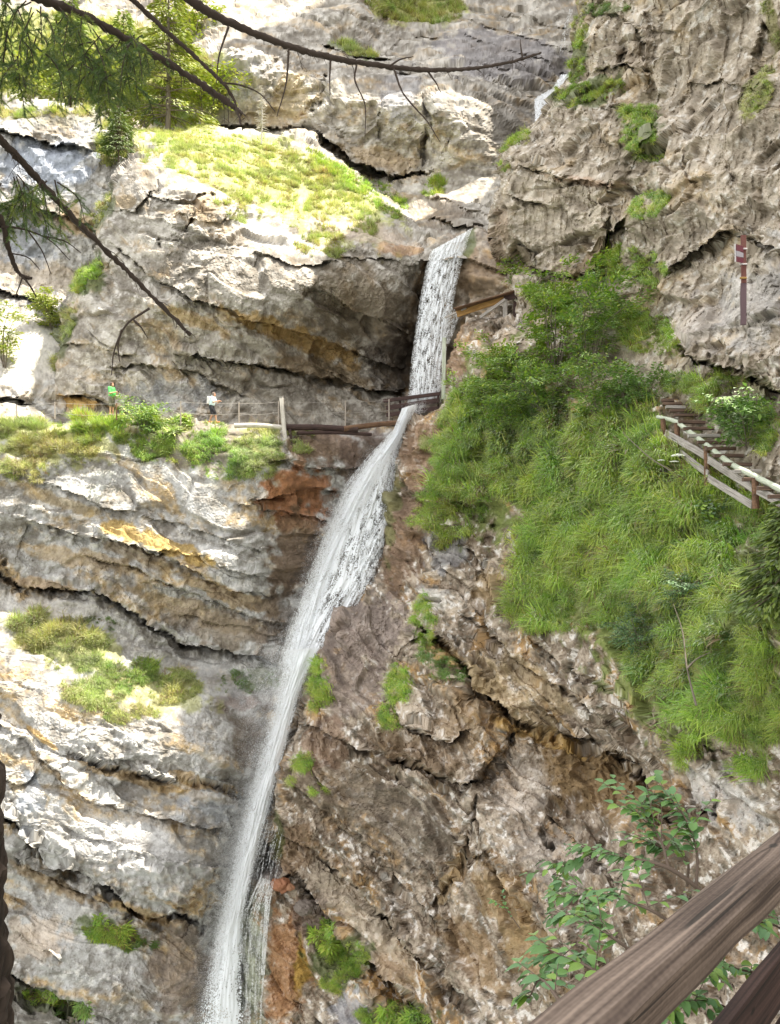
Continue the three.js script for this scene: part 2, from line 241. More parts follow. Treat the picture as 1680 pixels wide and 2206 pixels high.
rock({ key: 'M7', name: 'gully_rock', label: 'wet brown rock behind the upper plunge of the waterfall', palette: { ...BROWN, paleAmount: 0.2 }, dip: 15, strata: 0.4, facets: 1, roll: 1.5, rollW: 10, wet: true, skirt: 3,
  poly: [[936, 520], [960, 505], [1025, 486], [1070, 505], [1140, 560], [1170, 720], [1060, 900], [960, 990], [830, 990], [830, 780], [870, 620], [905, 545]],
  pts: [[935, 545, 54], [1020, 500, 53], [1060, 540, 50], [1110, 600, 48.5], [1060, 640, 49.5], [1010, 600, 51.5], [960, 620, 56], [920, 700, 58], [960, 760, 57], [900, 860, 58], [960, 900, 54], [850, 900, 57], [1050, 800, 51], [1150, 700, 48.5], [1000, 980, 52], [840, 980, 55]],
  lines: [{ p: [[1000, 560], [1060, 575], [1110, 590]], out: 0.3, up: 16, back: 0.7, down: 14 }],
  stainsAndLight: [{ e: [1040, 590, 60, 60], c: [0.24, 0.165, 0.10], s: 0.8 }, { e: [1012, 525, 14, 40, 15], c: MOSS, s: 0.8 }, { e: [900, 800, 60, 120], c: DARKWET, s: 0.8 }, { e: [1050, 630, 50, 26], c: [0.14, 0.10, 0.06], s: 0.7 }],
});
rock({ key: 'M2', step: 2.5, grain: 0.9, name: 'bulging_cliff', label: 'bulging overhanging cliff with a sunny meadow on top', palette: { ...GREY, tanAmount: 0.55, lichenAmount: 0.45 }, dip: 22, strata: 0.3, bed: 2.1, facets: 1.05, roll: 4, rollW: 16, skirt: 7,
  poly: [[285, 288], [450, 262], [560, 286], [645, 276], [720, 328], [800, 398], [885, 464], [945, 492], [940, 535], [918, 580], [905, 640], [890, 740], [886, 830], [890, 960], [40, 960], [75, 860], [88, 780], [150, 640], [160, 590], [195, 545], [200, 470], [235, 400], [262, 330]],
  pts: [[290, 340, 54.5], [400, 388, 53], [480, 442, 52], [600, 528, 51.5], [740, 532, 52], [900, 548, 53.5], [300, 285, 66], [450, 268, 68], [560, 290, 68], [650, 282, 68], [760, 372, 64], [880, 466, 58.5], [930, 500, 55.5], [500, 350, 60], [600, 400, 60], [700, 450, 58], [800, 490, 56.5], [380, 320, 61], [640, 470, 55.5],
    [300, 400, 53], [300, 470, 52.5], [215, 480, 54], [200, 600, 54], [120, 750, 55], [95, 850, 55.5], [300, 600, 51.2], [300, 720, 51.4], [300, 800, 52.4], [300, 860, 53], [160, 830, 54], [200, 930, 53], [400, 500, 51.3], [500, 540, 50.2], [500, 620, 49.4], [500, 700, 50.2], [500, 760, 51.8], [500, 870, 53], [640, 590, 49.6], [640, 660, 50.2], [700, 620, 50.2], [700, 700, 52.4], [700, 780, 55.5], [700, 870, 56], [800, 600, 52], [850, 620, 53], [850, 700, 55], [865, 800, 57.5], [860, 870, 57.5], [780, 850, 55.5], [500, 940, 52], [800, 940, 55]],
  lines: [
    { p: [[255, 540], [330, 600], [420, 640], [520, 680], [640, 715], [770, 765], [880, 800]], out: 0.25, up: 50, back: 0.9, down: 30 }, { p: [[400, 760], [520, 770], [640, 800], [760, 832], [880, 848]], out: 0.5, up: 26, back: 1.3, down: 22 },
    { p: [[660, 620], [760, 660], [890, 720]], out: 0.2, up: 26, back: 0.5, down: 20 }, { p: [[250, 790], [330, 780], [420, 800], [520, 850]], out: 0.3, up: 20, back: 0.7, down: 14 },
    { p: [[90, 855], [170, 846], [240, 868], [270, 880]], out: 0.5, up: 24, back: 1.8, down: 12 }, { p: [[130, 740], [200, 745], [290, 765]], out: 0.3, up: 20, back: 0.7, down: 12 },
    { p: [[232, 448], [290, 455], [325, 412]], out: 0.25, up: 26, back: 0.4, down: 12 }, { p: [[395, 468], [450, 480], [505, 470], [520, 430]], out: 0.25, up: 26, back: 0.4, down: 12 }, { p: [[330, 420], [380, 436], [440, 420]], out: 0.2, up: 20, back: 0.4, down: 12 },
    { p: [[450, 430], [420, 470], [395, 520]], w: 4, depth: 0.66 }, { p: [[345, 518], [348, 530]], w: 6, depth: 0.88 }, { p: [[445, 415], [475, 440]], w: 6, depth: 0.77 }, { p: [[330, 350], [345, 400], [330, 420]], w: 4, depth: 0.55 },
    { p: [[740, 548], [820, 560], [900, 570]], out: 0.2, up: 30, back: 0.4, down: 30 }, { p: [[560, 545], [640, 570], [740, 560]], out: 0.2, up: 30, back: 0.4, down: 30 },
  ],
  calm: [[600, 380, 320, 70, 22]],
  stainsAndLight: [{ e: [560, 370, 330, 90, 24], c: [0.42, 0.43, 0.16], s: 0.9 }, { e: [520, 262, 60, 30], c: PALE, s: 0.9 }, { e: [560, 490, 130, 26, 28], c: PALE, s: 0.9 }, { e: [790, 500, 130, 26, 12], c: [0.44, 0.36, 0.29], s: 0.8 }, { e: [640, 730, 170, 26, 22], c: OCHRE, s: 0.75 }, { e: [780, 660, 120, 90, 20], c: [0.17, 0.13, 0.085], s: 0.7 }, { e: [840, 780, 60, 80], c: DARKWET, s: 0.75 }, { e: [700, 800, 120, 24, 14], c: [0.26, 0.18, 0.09], s: 0.6 }, { e: [170, 866, 80, 12, 5], c: OCHRE, s: 0.9 }, { e: [270, 430, 26, 18], c: [0.3, 0.22, 0.12], s: 0.7 }, { e: [440, 445, 50, 22], c: [0.3, 0.22, 0.13], s: 0.7 }, { e: [380, 850, 120, 40], c: BLUEGREY, s: 0.4 }, { e: [420, 690, 90, 16, 20], c: OCHRE, s: 0.5 }, { e: [190, 590, 40, 50, 20], c: MOSS, s: 0.8 }, { e: [120, 740, 30, 90, 25], c: MOSS, s: 0.7 }, { e: [215, 460, 20, 50, 25], c: MOSS, s: 0.7 }, { e: [860, 540, 50, 14], c: [0.4, 0.22, 0.10], s: 0.6 }],  // dry meadow ground patch brightened to look washed out by sun
});
rock({ key: 'M1', step: 2.5, grain: 0.85, name: 'left_lower_cliff', label: 'layered blue grey cliff with ledges below the walkway', palette: BLUE, dip: 19, strata: 0.36, bed: 1.9, facets: 0.8, roll: 2.2, rollW: 14, skirt: 5,
  poly: [[-220, 885], [0, 886], [110, 902], [200, 890], [330, 905], [420, 908], [520, 915], [620, 920], [740, 930], [880, 918], [905, 1000], [880, 1100], [850, 1250], [780, 1350], [700, 1500], [640, 1650], [600, 1800], [600, 2000], [580, 2330], [-220, 2330]],
  pts: [[-400, 905, 46.5], [0, 905, 46.6], [250, 908, 46.3], [400, 922, 46.3], [560, 932, 46.2], [700, 942, 47.4], [800, 935, 48.8], [865, 930, 49.8], [-400, 1000, 45], [0, 1000, 45], [200, 1000, 45], [400, 1000, 45.6], [560, 990, 44.6], [640, 1000, 45.4], [740, 1060, 48], [840, 1010, 49], [690, 1100, 47.3], [760, 1200, 48.5], [640, 1150, 46.4], [680, 1260, 47.6], [610, 1300, 46.3], [640, 1400, 47.8],
    [-400, 1100, 44.6], [0, 1100, 45], [200, 1100, 44.9], [400, 1150, 45], [550, 1090, 44.7], [540, 1200, 44.4], [300, 1250, 45.3], [450, 1300, 45.5], [560, 1350, 46], [0, 1220, 45.6], [-400, 1220, 45.6], [200, 1250, 45.6], [350, 1370, 46.2], [480, 1385, 47], [590, 1405, 47.2],
    [-400, 1290, 45.6], [0, 1285, 45.8], [100, 1300, 45.6], [220, 1330, 45.6], [300, 1370, 46], [400, 1440, 46.4], [500, 1450, 47], [580, 1470, 47.2], [-400, 1380, 42.6], [0, 1390, 42.8], [90, 1470, 42.2], [200, 1520, 42], [330, 1548, 42], [450, 1520, 43.2], [560, 1545, 44.8], [620, 1540, 46.5], [200, 1420, 44], [350, 1480, 44.4],
    [0, 1600, 41.6], [-400, 1600, 41.6], [200, 1610, 41.4], [350, 1630, 41.5], [480, 1670, 42.2], [560, 1650, 44.6], [100, 1700, 41.6], [300, 1690, 42], [500, 1740, 43.4], [250, 1750, 41.5], [430, 1800, 41.6], [100, 1800, 41.4], [560, 1780, 45.2], [400, 1940, 40.9], [300, 1920, 40.9], [200, 1880, 41], [60, 1820, 41.4], [-400, 1820, 41.4], [480, 1900, 43.4], [330, 2020, 42.6], [150, 1940, 42.6], [60, 1920, 42.8], [-400, 1950, 42.8], [440, 2020, 43.2], [100, 1975, 42.2], [250, 2045, 41.6], [100, 2060, 40.9], [250, 2120, 40.6], [400, 2120, 41.8], [460, 2100, 43.6], [100, 2150, 42], [200, 2200, 42], [350, 2220, 41.4], [0, 2440, 43], [-400, 2440, 43], [400, 2440, 41.5], [520, 1980, 45.5], [520, 2200, 45.5], [560, 2440, 45.5], [470, 2030, 44.4]],
  lines: [
    { p: [[-400, 1225], [0, 1228], [40, 1262], [130, 1275], [200, 1268], [260, 1300], [330, 1350], [400, 1388], [480, 1395], [590, 1422]], out: 0.5, up: 40, back: 1.6, down: 12 },
    { p: [[60, 1120], [170, 1150], [260, 1165], [360, 1195], [470, 1260], [590, 1290]], out: 0.32, up: 20, back: 0.60, down: 33 }, { p: [[0, 1010], [140, 1060], [260, 1100], [400, 1135], [560, 1190]], out: 0.24, up: 16, back: 0.30, down: 28 },
    { p: [[180, 1200], [300, 1230], [400, 1275], [540, 1330], [620, 1350]], out: 0.28, up: 20, back: 0.48, down: 20 }, { p: [[330, 1180], [430, 1195], [520, 1225], [600, 1250]], out: 0.21, up: 14, back: 0.36, down: 18 },
    { p: [[400, 1330], [500, 1345], [610, 1380]], out: 0.17, up: 14, back: 0.30, down: 15 },
    { p: [[150, 1612], [240, 1655], [330, 1672], [400, 1690], [440, 1682], [530, 1720], [580, 1735]], out: 0.6, up: 36, back: 1.3, down: 18 }, { p: [[0, 1570], [60, 1600], [120, 1660], [190, 1720], [280, 1750], [400, 1775], [470, 1780]], out: 0.24, up: 20, back: 0.42, down: 18 },
    { p: [[0, 1680], [50, 1690], [75, 1660]], out: 0.21, up: 16, back: 0.42, down: 15 }, { p: [[150, 1785], [200, 1810], [235, 1812]], out: 0.35, up: 10, back: 0.24, down: 13 },
    { p: [[250, 1815], [340, 1850], [440, 1865], [490, 1870]], out: 0, up: 10, back: -0.7, down: 40 },
    { p: [[0, 1745], [40, 1765], [70, 1810], [120, 1855], [200, 1890], [270, 1945], [330, 1975], [400, 1968], [420, 1980]], out: 0.6, up: 40, back: 2.2, down: 20 }, { p: [[40, 1850], [110, 1890], [190, 1935], [255, 1965]], out: 0.28, up: 10, back: 0.48, down: 10 },
    { p: [[-200, 2095], [20, 2098], [70, 2120], [140, 2150], [220, 2206], [300, 2260]], out: 0.6, up: 30, back: 2.2, down: 30 }, { p: [[45, 2010], [90, 2045], [130, 2066]], out: 0.28, up: 8, back: 0.18, down: 13 },
    { p: [[455, 1870], [450, 1950], [430, 2010]], w: 5, depth: 0.66 }, { p: [[560, 1080], [640, 1060], [720, 1055]], out: 0.28, up: 20, back: 0.60, down: 18 }, { p: [[600, 990], [680, 1010], [760, 1005]], out: 0.35, up: 22, back: 0.48, down: 23 }, { p: [[0, 1190], [8, 1215]], w: 9, depth: 0.77 },
    { p: [[520, 1085], [620, 1110], [690, 1120]], out: 0.21, up: 18, back: 0.30, down: 23 },
  ],
  calm: [[150, 1360, 170, 50, 14], [420, 1460, 150, 40, 10]],
  stainsAndLight: [
    { e: [330, 1165, 160, 20, 19], c: [0.44, 0.30, 0.10], s: 0.9 }, { e: [180, 1205, 130, 22, 10], c: [0.34, 0.24, 0.12], s: 0.6 }, { e: [420, 1320, 150, 22, 18], c: [0.32, 0.22, 0.10], s: 0.6 }, { e: [130, 1080, 120, 16, 20], c: [0.40, 0.29, 0.13], s: 0.5 }, { e: [290, 1190, 90, 24, 19], c: [0.24, 0.17, 0.09], s: 0.6 }, { e: [500, 1285, 130, 22, 20], c: [0.27, 0.18, 0.08], s: 0.7 }, { e: [480, 1350, 130, 40, 15], c: [0.24, 0.19, 0.14], s: 0.7 }, { e: [80, 1260, 90, 14, 5], c: [0.36, 0.26, 0.16], s: 0.8 },
    { e: [640, 1070, 80, 70, 20], c: RUST, s: 0.85 }, { e: [690, 960, 110, 40], c: [0.19, 0.115, 0.065], s: 0.8 }, { e: [640, 1200, 60, 110, 10], c: [0.15, 0.095, 0.055], s: 0.85 }, { e: [790, 1000, 80, 80], c: [0.12, 0.08, 0.06], s: 0.8 }, { e: [600, 1350, 50, 80], c: [0.16, 0.12, 0.09], s: 0.6 }, { e: [700, 1230, 60, 130, 20], c: [0.13, 0.10, 0.08], s: 0.8 },
    { e: [560, 1600, 70, 70], c: [0.17, 0.125, 0.085], s: 0.75 }, { e: [520, 1510, 70, 20], c: [0.19, 0.14, 0.12], s: 0.7 }, { e: [90, 1590, 60, 8, 38], c: OCHRE, s: 0.8 }, { e: [300, 1680, 200, 12, 14], c: OCHRE, s: 0.55 }, { e: [430, 1690, 90, 10, 16], c: OCHRE, s: 0.6 }, { e: [60, 1700, 60, 20, 30], c: [0.42, 0.33, 0.2], s: 0.6 },
    { e: [440, 1740, 60, 60], c: BLUEGREY, s: 0.5 }, { e: [300, 1820, 160, 90, 15], c: [0.42, 0.41, 0.40], s: 0.5 }, { e: [70, 1720, 26, 60], c: BLUEGREY, s: 0.6 }, { e: [300, 1965, 110, 14, 18], c: OCHRE, s: 0.6 }, { e: [120, 1905, 110, 14, 28], c: [0.28, 0.2, 0.11], s: 0.7 },
    { e: [390, 2100, 70, 110], c: [0.21, 0.165, 0.13], s: 0.8 }, { e: [60, 2150, 120, 40, 20], c: [0.13, 0.12, 0.10], s: 0.5 }, { e: [80, 2020, 70, 50], c: [0.5, 0.42, 0.34], s: 0.7 }, { e: [330, 1775, 10, 30], c: DARKWET, s: 0.3 }, { e: [430, 1785, 14, 36], c: DARKWET, s: 0.5 },
    { e: [110, 1310, 130, 22, 6], c: PALE, s: 0.8 }, { e: [340, 1440, 70, 26, 25], c: PALE, s: 0.8 }, { e: [470, 1470, 120, 34, 10], c: [0.33, 0.32, 0.31], s: 0.8 }, { e: [560, 925, 40, 8], c: PALE, s: 0.6 },
    { e: [110, 940, 170, 60], c: SUNLIT_THATCH, s: 0.7 }, { e: [420, 960, 160, 60], c: SOIL, s: 0.6 }, { e: [555, 975, 60, 50], c: SUNLIT_THATCH, s: 0.8 }, { e: [150, 1390, 130, 50, 14], c: SUNLIT_THATCH, s: 0.7 }, { e: [340, 1490, 130, 40, 10], c: SUNLIT_THATCH, s: 0.6 }, { e: [230, 2010, 90, 26, 20], c: MOSS, s: 0.8 }, { e: [110, 2160, 70, 26, 20], c: MOSS, s: 0.6 }, { e: [580, 1460, 50, 30], c: MOSS, s: 0.5 },  // thatch patches paint the sunlit parts of the ledges brighter
  ],
});
rock({ key: 'M5', step: 2.5, grain: 0.8, name: 'right_upper_cliff', label: 'tall beige fluted cliff above the shrubs and the stairs', palette: BEIGE, dip: 3, strata: 0.45, bed: 2.3, facets: 1.4, flute: 0.6, roll: 4, rollW: 16, skirt: 9,
  poly: [[1290, -770], [1266, -300], [1248, -50], [1242, 20], [1226, 100], [1230, 160], [1184, 214], [1160, 252], [1104, 298], [1064, 350], [1052, 480], [1060, 522], [1096, 576], [1080, 660], [1110, 760], [1300, 850], [1420, 930], [1520, 1040], [1680, 1140], [1900, 1180], [1900, -790], [1700, -780]],  // top above the view raised so its shadow reaches the left lower cliff
  pts: [[1255, -300, 47], [1240, 0, 47.5], [1232, 160, 46.5], [1165, 255, 45.5], [1066, 350, 45.2], [1056, 480, 45], [1098, 570, 45], [1090, 650, 46], [1120, 740, 45.5], [1290, 60, 44], [1290, 180, 44], [1250, 220, 42.6], [1250, 450, 41.4], [1150, 420, 43], [1250, 560, 41.5], [1330, 100, 41.5], [1400, 60, 40], [1400, 190, 40.5], [1350, 240, 39.3], [1350, 330, 38.4], [1390, 420, 36.6], [1330, 560, 38.2], [1200, 650, 42.5], [1300, 700, 39], [1400, 760, 34.8], [1400, 620, 36], [1500, 560, 33.2], [1500, 300, 34], [1500, 0, 36], [1680, 0, 31], [1680, 400, 28.6], [1600, 640, 29], [1680, 700, 26.6], [1680, 820, 26.2], [1600, 880, 27.6], [1500, 860, 30], [1440, 860, 32.5], [1560, 960, 27.6], [1680, 1000, 24.6], [1950, 500, 22], [1950, 0, 25], [1950, 1000, 18.5], [1500, -300, 36], [1700, -300, 31.5], [2100, -300, 22], [1290, -760, 46], [1500, -760, 37], [1700, -760, 32], [1950, -760, 26], [2100, 1100, 16], [1500, 780, 31], [1590, 760, 28]],
  lines: [
    { p: [[1056, 492], [1095, 556], [1160, 582], [1230, 596], [1285, 582], [1310, 505], [1335, 480]], out: 0.8, up: 44, back: 1.8, down: 18 }, { p: [[1318, 485], [1300, 545], [1285, 585]], w: 6, depth: 0.77 },
    { p: [[1168, 226], [1230, 206], [1290, 202], [1340, 212], [1410, 240]], out: -0.2, up: 14, back: -1.4, down: 60 }, { p: [[1345, 112], [1352, 138]], w: 14, depth: 1.21 }, { p: [[1394, 148], [1396, 158]], w: 9, depth: 0.99 }, { p: [[1300, 150], [1350, 128], [1400, 165]], out: 0.6, up: 30, back: 1.0, down: 14 },
    { p: [[1250, 25], [1330, 35], [1380, 60], [1390, 130]], out: 0.4, up: 12, back: 0.7, down: 18 }, { p: [[1405, 20], [1410, 120], [1395, 230], [1420, 330]], w: 9, depth: 0.55 },
    { p: [[1060, 350], [1150, 370], [1260, 385], [1330, 400]], out: 0.3, up: 30, back: 0.5, down: 26 }, { p: [[1325, 390], [1320, 440], [1310, 500]], w: 4, depth: 0.50 }, { p: [[1090, 420], [1180, 440], [1250, 470]], out: 0.2, up: 16, back: 0.4, down: 16 },
    { p: [[1390, 560], [1430, 590], [1480, 560], [1560, 500], [1620, 520], [1680, 545], [1780, 560]], out: 0.5, up: 40, back: 1.2, down: 22 }, { p: [[1410, 690], [1450, 720], [1500, 772], [1570, 790], [1620, 812], [1680, 836], [1800, 860]], out: 0.7, up: 50, back: 2.0, down: 22 }, { p: [[1470, 600], [1500, 660], [1490, 720]], w: 7, depth: 0.44 },
    { p: [[1610, 690], [1600, 640], [1640, 560]], w: 8, depth: 0.44 }, { p: [[1560, 330], [1600, 430], [1580, 470]], w: 10, depth: 0.39 }, { p: [[1480, 200], [1470, 320], [1500, 420]], w: 12, depth: 0.44 }, { p: [[1640, 60], [1620, 180], [1600, 280]], w: 12, depth: 0.66 }, { p: [[1440, 880], [1500, 940], [1560, 1000]], w: 12, depth: -0.5 },
    { p: [[1490, 180], [1560, 170], [1640, 200]], out: 0.3, up: 20, back: 0.5, down: 16 }, { p: [[1110, 640], [1200, 655], [1300, 640]], out: 0.3, up: 20, back: 0.5, down: 14 },
  ],
  stainsAndLight: [
    { e: [1270, 195, 90, 26, -20], c: MOSS, s: 0.8 }, { e: [1245, 120, 22, 60, 10], c: MOSS, s: 0.8 }, { e: [1300, 20, 70, 14], c: MOSS, s: 0.6 }, { e: [1390, 290, 45, 60], c: MOSS, s: 0.7 }, { e: [1640, 200, 30, 60, 15], c: [0.13, 0.13, 0.035], s: 0.8 }, { e: [1660, 60, 14, 70], c: [0.16, 0.15, 0.04], s: 0.7 }, { e: [1400, 200, 30, 12], c: [0.15, 0.12, 0.06], s: 0.7 },
    { e: [1620, 640, 80, 130, 10], c: [0.40, 0.385, 0.37], s: 0.6 }, { e: [1500, 700, 70, 60], c: [0.42, 0.38, 0.35], s: 0.5 }, { e: [1200, 470, 130, 90], c: [0.44, 0.38, 0.30], s: 0.5 }, { e: [1290, 560, 40, 30], c: [0.26, 0.17, 0.09], s: 0.6 }, { e: [1370, 120, 50, 40], c: [0.26, 0.21, 0.16], s: 0.5 }, { e: [1600, 560, 60, 30], c: [0.26, 0.20, 0.12], s: 0.5 }, { e: [1080, 500, 20, 60], c: [0.26, 0.18, 0.12], s: 0.6 }, { e: [1630, 830, 60, 20, 10], c: [0.17, 0.16, 0.07], s: 0.6 }, { e: [1280, 390, 100, 10, 5], c: [0.33, 0.2, 0.12], s: 0.5 },
  ],
});
